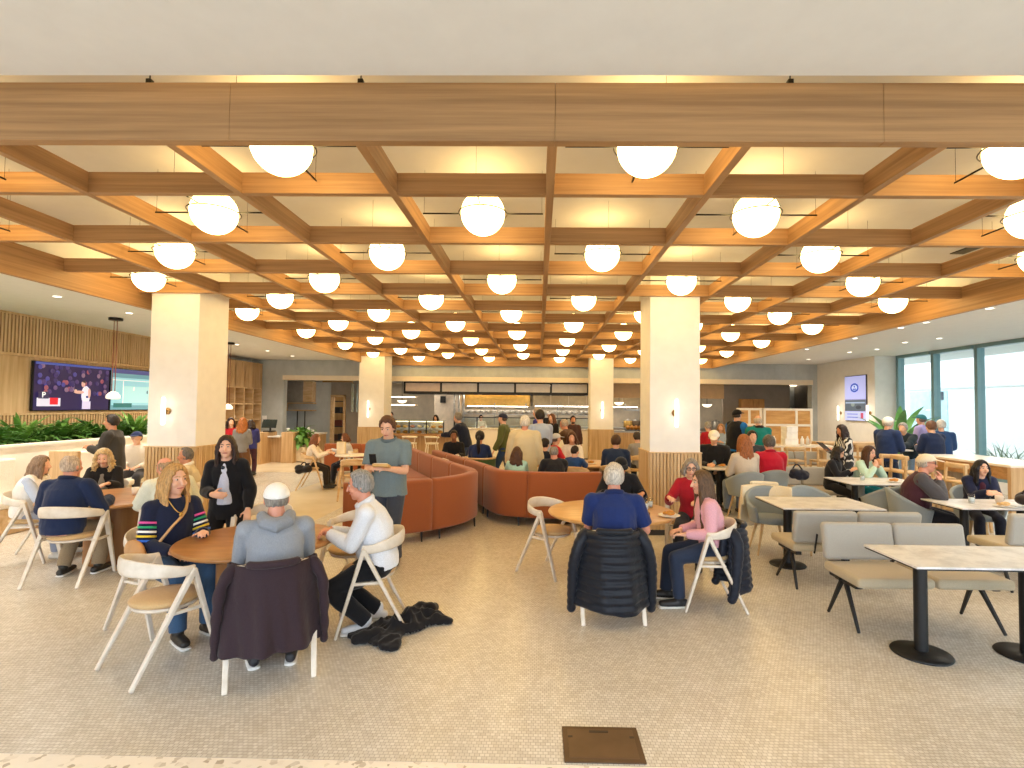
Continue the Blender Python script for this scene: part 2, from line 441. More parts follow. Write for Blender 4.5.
for (q, yy, i, lab) in ((168, 411, 0, 'glowing vertical tube sconce on white column by the television wall'), (675, 413, 1, 'glowing vertical tube sconce on white column behind red-sweater woman'),
                        (369, 409, 2, 'small tube sconce on white column by grey doorway'), (602, 410, 3, 'small tube sconce on white column before the kitchen')):
    p = at(q, yy, cols[i][2]); sconce((p.x, cols[i][2], p.z), (0, -1), lab, .36 if i < 2 else .5)

# left slatted wall
def slats(m, x, y0, y1, z0, z1, st=.065, w=.036, d=.03):
    k = y0
    while k < y1 - w: m.span(x, x + d, k, k + w, z0, z1); k += st
WE = 12.6
m = MB(); m.span(WLX - .2, WLX, -2.6, WE, 0, ZC); m.span(WLX - 1.8, WLX - .19, WE - .1, WE + .1, 0, ZC)
struct(m.build('wall_left', SLAT))
m = MB(); slats(m, WLX, 2.8, WE, 2.73, ZO - .02); m.span(WLX, WLX + .045, 2.8, WE, 2.68, 2.73); m.span(WLX, WLX + .04, 2.8, WE, ZO - .04, ZO)
slats(m, WLX, 2.8, 8.95, .9, 2.68); slats(m, WLX, 8.95, WE, .9, 1.62)
m.span(WLX, WLX + .04, 8.92, 8.96, 1.62, 2.68); m.span(WLX, WLX + .04, 8.92, WE, 1.6, 1.64)
struct(m.build('trim_left', SLAT))
# televisions
def tv(y0, y1, z0, z1, lab):
    t = thing('television', lab, 'television', (WLX + .06, (y0 + y1) / 2, (z0 + z1) / 2), PI / 2)   # local x runs along the wall away from us, -y faces the room
    w = y1 - y0; h = z1 - z0
    MB().box((0, .02, 0), (w, .05, h)).build('bezel', BLACK, t, bevel=.006)
    return t, w, h
def scr(t, w, h, items, key, base, par=None):
    sc = MB().box((0, -.008, 0), (w - .03, .006, h - .03)).build('screen', emit(base, .55, key + '_bg'), t if par is None else par)
    for i, (nm, kind, a, b_, c, d, col) in enumerate(items):
        mt = emit(col, .8, key + '_c_' + col)
        if kind == 'r': MB().box(((a - .5) * w, -.0135 - i * .0004, (.5 - b_) * h), (c * w, .004, d * h)).build(nm, mt, sc)
        elif kind == 'e': MB().ell(((a - .5) * w, -.0125 - i * .0004, (.5 - b_) * h), (c * w, .004, d * h)).build(nm, mt, sc, True)
        else:
            cu = bpy.data.curves.new('txt', 'FONT'); cu.body = kind[1:]; cu.size = d * h; cu.extrude = .002; cu.align_x = 'CENTER'; cu.align_y = 'CENTER'
            tmp = bpy.data.objects.new('tmp', cu); COL.objects.link(tmp)
            me = bpy.data.meshes.new_from_object(tmp.evaluated_get(bpy.context.evaluated_depsgraph_get())); bpy.data.objects.remove(tmp)
            me.transform(Matrix.Translation(((a - .5) * w, -.018 - i * .0004, (.5 - b_) * h)) @ Matrix.Rotation(PI / 2, 4, 'X'))
            me.materials.clear(); me.materials.append(mt); ob = bpy.data.objects.new(nm, me); COL.objects.link(ob); ob.parent = sc
    return sc
T1Y0 = onX(32, WLX + .06); T1Y1 = onX(108.5, WLX + .06)
z1 = at(33, 360.5, T1Y0).z; z0 = at(33, 411, T1Y0).z
t, w, h = tv(T1Y0, T1Y1, z0, z1, 'wall television showing a basketball player beside a score panel')
rr = random.Random(3)
it = []
for k in range(60): it.append(('crowd', 'e', .04 + .92 * rr.random(), .08 + .55 * rr.random(), .026, .05, rr.choice(['#4A3A6A', '#5E4870', '#3A3060', '#7A6078', '#8A4A58', '#454288'])))
it += [('banner', 'r', .5, .035, .99, .05, '#3E4E9A'), ('score_panel', 'r', .17, .82, .28, .17, '#C9C7DA'), ('score_panel', 'r', .23, .8, .1, .14, '#D02030'), ('logo', 'r', .105, .68, .12, .14, '#35304E'), ('logo', 'tP', .105, .68, 0, .16, '#FFFFFF'),
       ('player', 'e', .64, .66, .062, .2, '#D9D4E6'), ('player', 'r', .65, .88, .115, .17, '#C4BEDA'), ('player', 'e', .60, .42, .026, .07, '#C99F92'), ('player', 'e', .61, .37, .027, .032, '#3A2830'), ('player', 'e', .55, .60, .075, .035, '#C99F92'), ('player', 'e', .50, .57, .02, .03, '#C99F92'), ('player', 'e', .685, .62, .022, .11, '#C99F92'), ('player', 'r', .655, .7, .03, .05, '#31477E')]
scr(t, w, h, it, 'game_tv', '#2C2350')
t, w, h = tv(T1Y1 + .03, T1Y1 + .03 + (T1Y1 - T1Y0), z0, z1, 'wall television showing a pale teal court from above')
it = [('court', 'r', .5, .55, .97, .66, '#8FC3CC'), ('court', 'r', .45, .62, .5, .4, '#A9D6D8'), ('court_line', 'r', .5, .28, .97, .015, '#E8F4F4'), ('court_line', 'r', .2, .6, .012, .6, '#E8F4F4'), ('banner', 'r', .5, .07, .97, .1, '#4A4E80'),
      ('scorebar', 'r', .2, .88, .3, .1, '#2F6B6A'), ('player', 'e', .62, .55, .012, .05, '#1F3F48'), ('player', 'e', .38, .48, .012, .05, '#F2F2F2')]
scr(t, w, h, it, 'court_tv', '#6EA3B2')

# planter wall and booth along the left wall
PXF = atz(0, 447.5, 1.17).x
PLX = -8.0
m = MB(); m.span(PLX - .1, PLX, 3.0, 11.8, 0, 1.17); m.span(PLX - .14, PLX + .03, 3.0, 11.8, 1.15, 1.19); m.span(WLX + .05, PLX, 11.7, 11.8, 0, 1.17)
struct(m.build('wall_planter', plain('#EFE9DF', .6, var=.03), bevel=.004))
MB().span(WLX + .05, PLX - .1, 3.0, 11.7, .9, 1.08).build('planter_soil', plain('#3A2C20', .95, var=.4, scale=20))['kind'] = 'stuff'
bpy.data.objects['planter_soil']['label'] = 'dark soil in the long planter under the televisions'; bpy.data.objects['planter_soil']['category'] = 'soil'
LEAF = [plain('#62923F', .5, var=.35, scale=9), plain('#7CAB52', .5, var=.35, scale=9), plain('#548840', .5, var=.35, scale=9)]
def leaf(m, base, az, el, L, W, droop, n=6, fold=.15):
    base = Vector(base); d = V(math.cos(az), math.sin(az), 0); s_ = V(-d.y, d.x, 0); pts = []; p = base.copy(); a = el
    for i in range(n + 1):
        pts.append(p.copy()); p = p + (d * math.cos(a) + V(0, 0, 1) * math.sin(a)) * (L / n); a -= droop / n
    vs = []; fs = []
    for i, q in enumerate(pts):
        u = i / n; wd = W * (math.sin(PI * min(1, .08 + u * .92)) ** .8 if i < n else .02)
        vs += [q + s_ * wd + V(0, 0, fold * wd), q, q - s_ * wd + V(0, 0, fold * wd)]
    for i in range(n):
        a_ = i * 3; fs += [(a_, a_ + 1, a_ + 4, a_ + 3), (a_ + 1, a_ + 2, a_ + 5, a_ + 4)]
    O = len(vs); vs += [q - V(0, 0, .002) for q in vs]; fs += [tuple(O + i for i in f[::-1]) for f in fs]
    m.add(vs, fs)
def fern(seed, mat):
    r_ = random.Random(seed); m = MB()
    for k in range(52):
        az = r_.random() * 2 * PI; L = .36 + .36 * r_.random(); el = rad(35 + 50 * r_.random()); dr = rad(40 + 60 * r_.random())
        leaf(m, (.05 * math.cos(az), .05 * math.sin(az), .02), az, el, L, .035 + .02 * r_.random(), dr, 6)
        d = V(math.cos(az), math.sin(az), 0); a = el; p = V(0, 0, .02)
        for i in range(5):
            p = p + (d * math.cos(a) + V(0, 0, 1) * math.sin(a)) * (L / 6); a -= dr / 6
            for s_ in (-1, 1): leaf(m, p, az + s_ * rad(60), rad(10), .09, .014, rad(30), 3)
    return m
fr = []
for k, y in enumerate(np.linspace(3.6, 11.5, 21)):
    if k < 3:
        o = thing('fern', 'leafy green fern growing in the planter under the televisions', 'plant', (0, 0, 0), 0, 'ferns in the long planter')
        fern(k, LEAF[k]).build('fronds', LEAF[k], o, True); fr.append(o)
    else: o = dup(fr[k % 3], (0, 0, 0))
    o.location = ((WLX + PLX) / 2 + .1 * math.sin(k * 7), float(y), 1.06); o.rotation_euler = (0, 0, k * 1.7); s_ = .95 + .15 * math.sin(k * 3.1); o.scale = (s_, s_, s_)
# booth benches in front of the planter wall
BOOTH = fabric('#E6DFD2'); 
def booth(y0, y1, lab):
    t = thing('booth_bench', lab, 'bench', (PLX + .35, (y0 + y1) / 2, 0)); w = y1 - y0
    MB().span(-.33, .3, -w / 2, w / 2, .0, .36).build('base', OAKL, t, bevel=.01)
    MB().span(-.2, .34, -w / 2, w / 2, .365, .47).build('seat', BOOTH, t, bevel=.03)
    MB().span(-.34, -.21, -w / 2, w / 2, .365, 1.0).build('backrest', BOOTH, t, bevel=.03)
booth(6.2, 7.8, 'cream booth bench along the planter wall, nearer section'); booth(8.4, 11.6, 'cream booth bench along planter wall beside white column')
for (y, lab) in ((7.9, 'light wood divider panel at the end of the cream booth bench'),):
    o = MB().span(PLX + .55, PLX + 1.0, y - .03, y + .03, 0, 1.1).build('booth_divider', OAKV, bevel=.006); tag(o, lab, 'divider')
# pendants over the booths
PEND = emit('#FFF3DC', .9, 'pendant_glow'); CORD = plain('#7A3B28', .7, var=.1)
for (q, yy, ys, lab) in ((116, 318, 397, 'dome pendant on red-brown cords hanging in front of the televisions'), (230, 342.5, 408, 'dome pendant on red-brown cords hanging by the wooden shelving')):
    p = atz(q, yy, ZO); zb = at(q, ys, p.y).z
    t = thing('pendant_lamp', lab, 'pendant lamp', (p.x, p.y, ZO))
    MB().lathe([(.001, -.05), (.11, -.05), (.115, -.04), (.115, 0), (.001, 0)]).build('canopy', BLACKM, t, True)
    for s_ in (-1, 1): MB().tube([(s_ * .03, 0, -.05), (s_ * .03, 0, zb - ZO + .1)], .007, 6, 'flat').build('cord', CORD, t)
    MB().lathe([(.001, zb - ZO - .04), (.09, zb - ZO - .04), (.115, zb - ZO - .02), (.11, zb - ZO + .03), (.07, zb - ZO + .08), (.02, zb - ZO + .11), (.001, zb - ZO + .11)]).build('shade', PEND, t, True)
# ------------------------------------------------------------------ back wall, serving kitchen
def rect(x0, y0, x1, y1, Y, dep, m=None):       # a box whose front face fills that part of the view at depth Y
    a = at(x0, y1, Y); b_ = at(x1, y0, Y); c = at((x0 + x1) / 2, y0, Y).z; d = at((x0 + x1) / 2, y1, Y).z
    return (m or MB()).span(a.x, b_.x, Y, Y + dep, d, c)
def floorbox(x0, y0, x1, Y, dep, m=None, z0=0):  # same, but standing on the floor
    a = at(x0, y0, Y); b_ = at(x1, y0, Y)
    return (m or MB()).span(a.x, b_.x, Y, Y + dep, z0, at((x0 + x1) / 2, y0, Y).z)
CONC_K = concrete('#DDD2BE', 'kitchen_tile'); OX0 = at(283, 400, WY).x; OX1 = at(812, 400, WY).x; OZ = at(540, 382.3, WY).z
m = MB(); m.span(-12, OX0, WY, WY + .3, 0, ZC); m.span(OX1, 10.9, WY, WY + .3, 0, ZC); m.span(OX0, OX1, WY, WY + .3, OZ + .16, ZC)
struct(m.build('wall_back', CONC))
struct(MB().span(OX0 - .03, OX1 + .03, WY - .02, WY + .36, OZ, OZ + .17).build('trim_opening', plain('#E8D9C0', .5, var=.03)))
struct(MB().span(-13, 11, 25.8, 26, 0, 3.3).build('wall_kitchen', CONC_K))
struct(MB().span(-13.2, -13, WY, 26, 0, 3.3).build('wall_kitchen_left', CONC_D)); struct(MB().span(10.9, 11, WY, 26, 0, 3.3).build('wall_kitchen_right', CONC_D))
LED = emit('#FFEBCB', 5, 'strip_glow'); LEDW = emit('#FFE3B0', 3.0, 'hood_glow')
# coffee niche,  on the left of the opening
NY = 20.6
struct(MB().span(at(278, 400, NY).x - .6, at(331, 400, NY).x, NY, NY + .15, 0, OZ).build('wall_niche', CONC))
p0 = at(331, 400, 20.3).x; p1 = at(346, 400, 20.3).x; p2 = at(362, 400, 20.3).x
m = MB(); m.span(at(346, 400, 20.3).x, at(388, 400, 20.3).x, 20.3, 20.45, 0, OZ); m.span(p0, p1, 20.3, 20.45, at(340, 395, 20.3).z, OZ); struct(m.build('wall_passage', CONC_D))
m = MB(); zt = at(340, 395, 20.3).z
for x in (p0, p1 - .08): m.span(x, x + .08, 20.24, 20.5, 0, zt)
m.span(p0, p1, 20.24, 20.5, zt - .07, zt); struct(m.build('door_1', OAKL))
for k, (q, w_) in enumerate(((352.5, 3.5), (357, 2.5))):
    o = rect(q - w_ / 2, 384, q + w_ / 2, 412, 20.24, .03).build('glass_panel', plain('#BFD3D8', .1, .6, var=.05), bevel=.01); tag(o, ('wider' if k == 0 else 'narrower') + ' pale reflective glass panel beside the grey doorway', 'panel')
struct(MB().span(at(322, 400, 24).x, at(352, 400, 24).x, 24, 24.1, 0, 2.95).build('wall_passage_back', wood('#C79A5A', '#A4763C', (6, 6, 1.2))))
t = thing('storage_rack', 'dark storage rack standing inside the wooden doorway', 'rack', (at(339, 430, 23).x, 23, 0))
for z in (.3, .9, 1.5, 2.0): MB().box((0, 0, z), (1.0, .45, .04)).build('shelf', DARK, t)
for x in (-.48, .48):
    for y in (-.2, .2): MB().box((x, y, 1.02), (.05, .05, 2.04)).build('post', DARK, t)
for k, (x, z, c) in enumerate(((-.15, .42, '#5A3A28'), (.2, .45, '#33302E'), (0, 1.05, '#6B3020'), (-.1, 1.62, '#2E2A28'))): MB().box((x, 0, z), (.36, .34, .26)).build('crate', plain(c), t, bevel=.01)
t = thing('wall_cabinet', 'light wood wall cabinet above the coffee counter', 'cabinet', (at(297, 395, 20.2).x, 20.2, 0))
x0 = at(283.5, 395, 20.2).x - t.location.x; x1 = at(303, 395, 20.2).x - t.location.x; za, zb = at(296, 402, 20.2).z, at(296, 381, 20.2).z
MB().span(x0, x1, 0, .38, za, zb).build('body', plain('#8C857B', .5), t, bevel=.005)
MB().span(x1, x1 + .34, 0, .38, za, zb).build('door', OAKL, t, bevel=.005)
MB().span(x0 + .05, x1 - .05, .1, .14, zb - .1, zb - .06).build('strip_light', LED, t)
t = thing('wall_shelf', 'long wooden box shelf above the coffee counter', 'shelf', (at(297, 405, 20.25).x, 20.25, 0))
x0 = at(283, 395, 20.25).x - t.location.x; x1 = at(313, 395, 20.25).x - t.location.x; za, zb = at(296, 411, 20.25).z, at(296, 402.5, 20.25).z
MB().span(x0, x1, 0, .34, za, za + .05).build('bottom_board', OAKL, t); MB().span(x0, x1, 0, .34, zb - .05, zb).build('top_board', OAKL, t); MB().span(x0, x0 + .05, 0, .34, za, zb).build('side_board', OAKL, t)
for k, q in enumerate((283.5, 297, 304.5)):
    o = rect(q - .6, 411, q + .6, 431, 20.3, .05).build('shelf_upright', BLACKM); tag(o, 'thin black shelf upright on the niche wall, %s from the left' % ORD[k], 'upright')
t = thing('coffee_counter', 'light wood coffee counter with pale top inside the grey niche', 'counter', (at(300, 440, 18.3).x, 18.3, 0))
x0 = at(282, 440, 18.3).x - t.location.x; x1 = at(318, 440, 18.3).x - t.location.x; zt = at(300, 433, 18.3).z
MB().span(x0, x1, 0, .7, .08, zt - .05).build('front', OAKV, t); MB().span(x0 - .03, x1 + .03, -.04, .74, zt - .05, zt).build('worktop', plain('#E9E2D5', .3), t, bevel=.006); MB().span(x0 + .03, x1 - .03, .05, .7, 0, .08).build('plinth', DARK, t)
for k, (q, hh, c) in enumerate(((288, .16, '#F1EFEA'), (308, .2, '#E8E6E2'), (312, .13, '#F4F2EC'))):
    p = at(q, 432, 18.6); o = MB().lathe([(.001, 0), (.05, 0), (.065, hh * .5), (.06, hh * .9), (.03, hh), (.001, hh)], (0, 0, 0), 14).build('jug', plain(c), None, True, loc=(p.x, 18.6, zt + .001)); tag(o, 'small white jug on the coffee counter, %s from the left' % ORD[k], 'jug')
# register stand
RY = 16.4
t = thing('register_counter', 'light wood register stand with an open centre before the grey wall', 'counter', (at(270, 440, RY).x, RY, 0))
x0, x1, x2, x3 = [at(q, 440, RY).x - t.location.x for q in (257, 269, 281, 293)]; zt = at(264, 432, RY).z; zm = at(275, 436, RY).z
MB().span(x0, x1, -.5, .5, 0, zt).build('side_block', OAKV, t, bevel=.01); MB().span(x1, x2, .15, .55, 0, zm - .04).build('front', OAKV, t); MB().span(x1, x2, -.1, .6, zm - .04, zm).build('worktop', plain('#E4E0D8', .3), t, bevel=.005)
MB().span(x2, x3, 0, .6, 0, zt).build('side_block', OAKV, t, bevel=.01)
t2 = thing('register_screen', 'black point of sale screen on the register stand', 'screen', (at(268, 425, RY).x, RY + .05, zt + .001))
MB().box((0, .05, .02), (.3, .25, .04)).build('base', BLACK, t2, bevel=.01); MB().tube([(0, .1, .03), (0, .1, .2)], .03, 10, 'flat').build('stem', BLACK, t2)
MB().box((0, .04, .26), (.46, .03, .28), Matrix.Rotation(rad(-20), 3, 'X')).build('display', plain('#2C3433', .2), t2, bevel=.008)
p = at(264.5, 419, WY); o = MB().box((0, 0, 0), (.16, .025, .24)).build('wall_panel', plain('#F4F4F2', .4), bevel=.008, loc=(p.x, WY - .0135, p.z)); tag(o, 'small white control panel on the grey wall above the register', 'wall panel')
# potted plant
t = thing('potted_plant', 'big leafy green plant in a pale square planter by the coffee counter', 'plant', (at(300, 455, 16.9).x, 16.9, 0))
MB().prism([(-.27, -.27), (.27, -.27), (.27, .27), (-.27, .27)], .02, .5).build('planter_box', plain('#DCCBB0', .6), t, bevel=.03)
m = MB(); r_ = random.Random(9)
for k in range(150):
    az = r_.random() * 6.28; hh_ = r_.random(); leaf(m, (.2 * math.cos(az) * r_.random(), .2 * math.sin(az) * r_.random(), .5 + .45 * hh_), az, rad(20 + 55 * r_.random()), .3 + .22 * r_.random(), .075, rad(95 + 45 * r_.random()), 6)
m.build('leaves', LEAF[0], t, True)
# wooden cubby shelving on the left return wall
struct(MB().span(-10.75, -10.45, WE, WY, 0, ZC).build('wall_left_far', W_WHITE))
t = thing('cubby_shelving', 'tall wooden cubby shelving beside the grey wall at left', 'shelving', (-10.2, 17.6, 0))
CW = 1.1; zt = 3.3
m = MB(); m.span(-.24, -.2, -CW, CW, 0, zt); m.build('back_panel', OAKV, t)
for k in range(5): y = -CW + k * 2 * CW / 4; MB().span(-.2, .2, y - .02, y + .02, 0, zt).build('upright', OAKL, t)
for z in (.02, .75, 1.3, 1.85, 2.4, zt - .02): MB().span(-.2, .195, -CW, CW, z - .02, z + .02).build('shelf', OAKL, t)
MB().span(.16, .2, -CW, CW, 2.42, zt - .04).build('upper_door', OAKV, t, bevel=.004)
p = V(-10.2, 17.2, 1.32); o = MB().lathe([(.001, 0), (.09, 0), (.13, .1), (.1, .2), (.05, .26), (.001, .27)], (0, 0, 0), 18).build('vase', plain('#F4F0EA', .4), None, True, loc=p); tag(o, 'white vase in the wooden cubby shelving', 'vase')
# glass hood hung over the serving line
HY = 19.35
t = thing('canopy_hood', 'long black framed glass canopy hung over the serving line', 'canopy', (at(497, 395, HY).x, HY, at(497, 395, HY).z))
def hx(q): return at(q, 395, HY).x - t.location.x
def hz(q): return at(497, q, HY).z - t.location.z
edges = [404.5, 441, 478, 515, 551, 588]
fm = MB(); a, b_ = hx(404), hx(589); zt, zl = hz(381.8), hz(394.5)
for y in (0, 1.1):
    fm.span(a, b_, y - .03, y + .03, zt - .07, zt); fm.span(a, b_, y - .03, y + .03, zl, zl + .09)
fm.build('frame_rails', BLACK, t)
for q in edges: MB().span(hx(q) - .035, hx(q) + .035, -.035, 1.14, zl, zt).build('frame_post', BLACK, t)
FROST = plain('#D8D0C6', .35, var=.05)
for k in range(5): MB().span(hx(edges[k]) + .04, hx(edges[k + 1]) - .04, -.01, .01, zl + .09, zt - .07).build('frosted_panel', plain(['#D9C3B0', '#CFC6BC', '#B9B9BA', '#CBC4BB', '#D6CFC4'][k], .3, var=.06), t)
for (q0, q1) in ((407, 440), (517, 550), (553, 586)): MB().span(hx(q0), hx(q1), .03, .06, zt - .16, zt - .1).build('strip_light', LED, t)
# lit panel, steel hoods, shelves and dishes in the kitchen
KY = 24.6
t = thing('cooking_hood', 'long amber lit extract hood over the kitchen line', 'hood', (at(497, 400, KY).x, KY, at(497, 400, KY).z))
a = at(465, 400, KY).x - t.location.x; b_ = at(530, 400, KY).x - t.location.x; zt = at(497, 393, KY).z - t.location.z; zl = at(497, 406, KY).z - t.location.z
MB().span(a, b_, 0, 1.0, zl, zt).build('hood_body', plain('#D8AE58', .45, .2), t, bevel=.02); MB().span(a + .1, b_ - .1, -.06, -.03, zt - .05, zt).build('strip_light', emit('#FFC860', 9, 'amber_glow'), t)
MB().span(a + .1, b_ - .1, .1, .2, zl - .03, zl - .005).build('strip_light', emit('#FFF0D8', 12, 'added_under_glow'), t)  # lower strip is added to brighten the wall below the hood
t = thing('steel_hood', 'stainless extract hood to the right of amber lit hood', 'hood', (at(560, 400, KY).x, KY, at(560, 400, KY).z))
a = at(533, 400, KY).x - t.location.x; b_ = at(640, 400, KY).x - t.location.x
MB().span(a, b_, 0, .9, zl, zt).build('hood_body', plain('#C2AE8E', .35, .4), t, bevel=.02)
MB().span(a + .1, b_ - .1, .1, .2, zl - .03, zl - .005).build('strip_light', emit('#FFF0D8', 12, 'added_under_glow'), t)  # glowing strip added under this hood as fill for the range
for k in range(6): MB().span(a + (b_ - a) * k / 6 + .02, a + (b_ - a) * (k + 1) / 6 - .02, -.02, .0, zl + .05, zt - .05).build('filter', plain('#A8946F', .35, .4), t)
t = thing('dish_shelf', 'steel kitchen shelf carrying rows of white bowls', 'shelf', (at(502, 412, 24.2).x, 24.2, at(502, 414, 24.2).z))
a = at(462, 400, 24.2).x - t.location.x; b_ = at(590, 400, 24.2).x - t.location.x
MB().span(a, b_, 0, .4, -.03, 0).build('board', STEEL, t)
for k in range(5): x = a + (b_ - a) * k / 4; MB().span(x - .02, x + .02, .36, .4, -.5, .5).build('bracket', STEEL, t)
bw = None; nb = 22
for k in range(nb):
    x = t.location.x + a + .15 + (b_ - a - .3) * k / (nb - 1)
    if bw is None:
        bw = MB().lathe([(.001, 0), (.06, 0), (.13, .08), (.14, .13), (.14, .16), (.13, .18), (.001, .18)], (0, 0, 0), 14).build('bowl_stack', plain('#F3EEE4', .3), None, True); tag(bw, 'white bowl stack in the row along kitchen shelf', 'bowls', 'white bowls on the kitchen shelf'); o = bw
    else: o = dup(bw, (0, 0, 0))
    o.location = (x, 24.4, t.location.z + .001)
t = thing('kitchen_range', 'long stainless range and worktop along the kitchen wall', 'range', (at(540, 440, 24.3).x, 24.3, 0))
a = at(395, 440, 24.3).x - t.location.x; b_ = at(768, 440, 24.3).x - t.location.x
MB().span(a, b_, 0, .8, .12, .88).build('front', plain('#A79F92', .4, .3), t); MB().span(a - .03, b_ + .03, -.04, .84, .88, .93).build('worktop', STEEL, t, bevel=.006); MB().span(a + .05, b_ - .05, .06, .8, 0, .12).build('plinth', DARK, t)
for k in range(16): x = a + (b_ - a) * (k + .5) / 16; MB().span(x - .5, x + .5, -.02, 0, .2, .82).build('door', plain('#B0A89C', .4, .3), t, bevel=.006)
# pots on the range
for k, (q, c) in enumerate(((545, '#B8B5AE'), (562, '#8E8A84'), (628, '#C9A45A'), (636, '#6A5A48'), (655, '#AFAAA2'), (716, '#B5B0A6'))):
    p = at(q, 425, 24.6); t2 = thing('cooking_pot', ('steel', 'dark steel', 'brass', 'brown', 'pale steel', 'tall steel')[k] + ' cooking pot on the kitchen range', 'pot', (p.x, 24.6, .931))
    MB().lathe([(.001, 0), (.2, 0), (.21, .02), (.21, .3), (.2, .31), (.001, .31)], (0, 0, 0), 18).build('pan', plain(c, .3, .7), t2, True); MB().tube([(-.26, 0, .24), (.26, 0, .24)], .02, 8).build('handle', STEEL, t2, True); MB().lathe([(.001, .311), (.2, .311), (.12, .36), (.03, .37), (.03, .41), (.001, .41)], (0, 0, 0), 18).build('lid', STEEL, t2, True)
# back bar behind the pastry case
t = thing('bar_shelving', 'lit double shelf with bar lamps behind the pastry case', 'shelf', (at(400, 400, 23.5).x, 23.5, 0))
for yy in (397, 405): MB().span(at(386, 400, 23.5).x - t.location.x, at(416, 400, 23.5).x - t.location.x, 0, .3, at(400, yy, 23.5).z - .03, at(400, yy, 23.5).z + .03).build('shelf', plain('#E8D6B8'), t); MB().span(at(387, 400, 23.5).x - t.location.x, at(415, 400, 23.5).x - t.location.x, -.03, -.01, at(400, yy, 23.5).z - .02, at(400, yy, 23.5).z + .02).build('strip_light', LED, t)
for k, (q, yy, Y) in enumerate(((402, 402, 22.5), (619, 404, 22), (707, 406, 22))):
    p = at(q, yy, Y); t2 = thing('pendant_lamp', 'small white bowl pendant in the kitchen, ' + ('behind polo-shirt man', 'between the two right-hand columns', 'right of the column behind red-sweater woman')[k], 'pendant lamp', (p.x, Y, 2.94))
    MB().lathe([(.001, p.z - 2.94 - .06), (.1, p.z - 2.94 - .04), (.19, p.z - 2.94 + .03), (.2, p.z - 2.94 + .07), (.001, p.z - 2.94 + .07)], (0, 0, 0), 18).build('shade', emit('#FFE9C8', 2.2, 'bowl_glow'), t2, True); MB().tube([(0, 0, p.z - 2.94), (0, 0, 0)], .012, 6, 'flat').build('cord', BLACK, t2)
# pale fridge door and dark hatch behind staff
t = thing('tall_fridge', 'tall pale cabinet with small black fixture in the kitchen', 'fridge', (at(447, 410, 24).x, 24, 0))
MB().span(-.6, .6, 0, .7, 0, 2.45).build('body', plain('#D9CDBE', .4), t, bevel=.02); MB().span(-.57, .57, -.03, 0, .1, 2.4).build('door', plain('#E2D6C6', .4), t, bevel=.01); MB().box((.45, -.06, 1.2), (.04, .05, .5)).build('handle', STEEL, t)
p = at(443, 399.5, 23.9); o = MB().box((0, 0, 0), (.24, .1, .3)).build('speaker_box', BLACK, bevel=.01, loc=(p.x, 23.915, p.z)); tag(o, 'small black speaker box on the tall pale kitchen cabinet', 'speaker')
t = thing('steel_column', 'upright steel pipe bundle left of the amber lit hood', 'pipe', (at(459, 410, 23.6).x, 23.6, 0))
for k in range(3): MB().tube([(-.2 + .2 * k, 0, 0), (-.2 + .2 * k, 0, 2.9)], .05, 10, 'flat').build('pipe', STEEL, t, True)
# serving counters
CY_ = 18.0
t = thing('serving_counter', 'long white fronted serving counter under the canopy', 'counter', (at(522, 440, CY_).x, CY_, 0))
a = at(453, 440, CY_).x - t.location.x; b_ = at(590, 440, CY_).x - t.location.x; zc = at(520, 429, CY_).z
MB().span(a, b_, 0, .9, .1, zc - .05).build('front', plain('#F3ECDF', .4, var=.02), t, bevel=.01); MB().span(a - .02, b_ + .02, -.05, .95, zc - .05, zc).build('worktop', plain('#D8CDBB', .25), t, bevel=.006); MB().span(a + .04, b_ - .04, .06, .9, 0, .1).build('plinth', DARK, t)
MB().span(a, b_, .3, .32, zc, zc + .36).build('sneeze_guard', glassm('clear_guard'), t); MB().span(a, b_, .28, .34, zc + .36, zc + .39).build('guard_rail', BLACKM, t)
for k in range(7): x = a + (b_ - a) * k / 6; MB().span(x - .02, x + .02, .29, .33, zc, zc + .37).build('guard_post', BLACKM, t)
WZ = zc
t = thing('bakery_counter', 'wooden bakery counter with glass pastry case', 'counter', (at(421, 440, 17.4).x, 17.4, 0))
a = at(388, 440, 17.4).x - t.location.x; b_ = at(453.5, 440, 17.4).x - t.location.x; zc = at(421, 434, 17.4).z
MB().span(a, b_, .35, .95, .1, zc - .06).build('front', OAKV, t); MB().span(a - .02, b_ + .02, -.05, 1.0, zc - .06, zc).build('worktop', OAKX, t, bevel=.006)
for x in (a + .05, b_ - .05): MB().span(x - .04, x + .04, 0, .1, 0, zc - .06).build('end_leg', OAKV, t)
gz = at(421, 421, 17.4).z; xe = at(442, 440, 17.4).x - t.location.x
MB().span(a + .05, xe, .25, .27, zc, gz).build('case_glass', glassm('clear_guard'), t); MB().span(a + .05, xe, .24, .8, gz, gz + .015).build('case_lid', glassm('clear_guard'), t)
for k in range(4): x = a + .05 + (xe - a - .05) * k / 3; MB().span(x - .015, x + .015, .24, .28, zc, gz).build('case_post', BLACKM, t)
MB().span(a + .06, xe - .01, .3, .78, zc + .16, zc + .175).build('case_shelf', STEEL, t); MB().span(a + .06, xe - .01, .3, .34, gz - .04, gz - .015).build('strip_light', LEDW, t)
zk = zc; tx = t.location.x
PAST = ['#D9A04A', '#C98636', '#E2B566', '#B56E2C', '#E8C98C', '#F0DDB0']
proto = {}
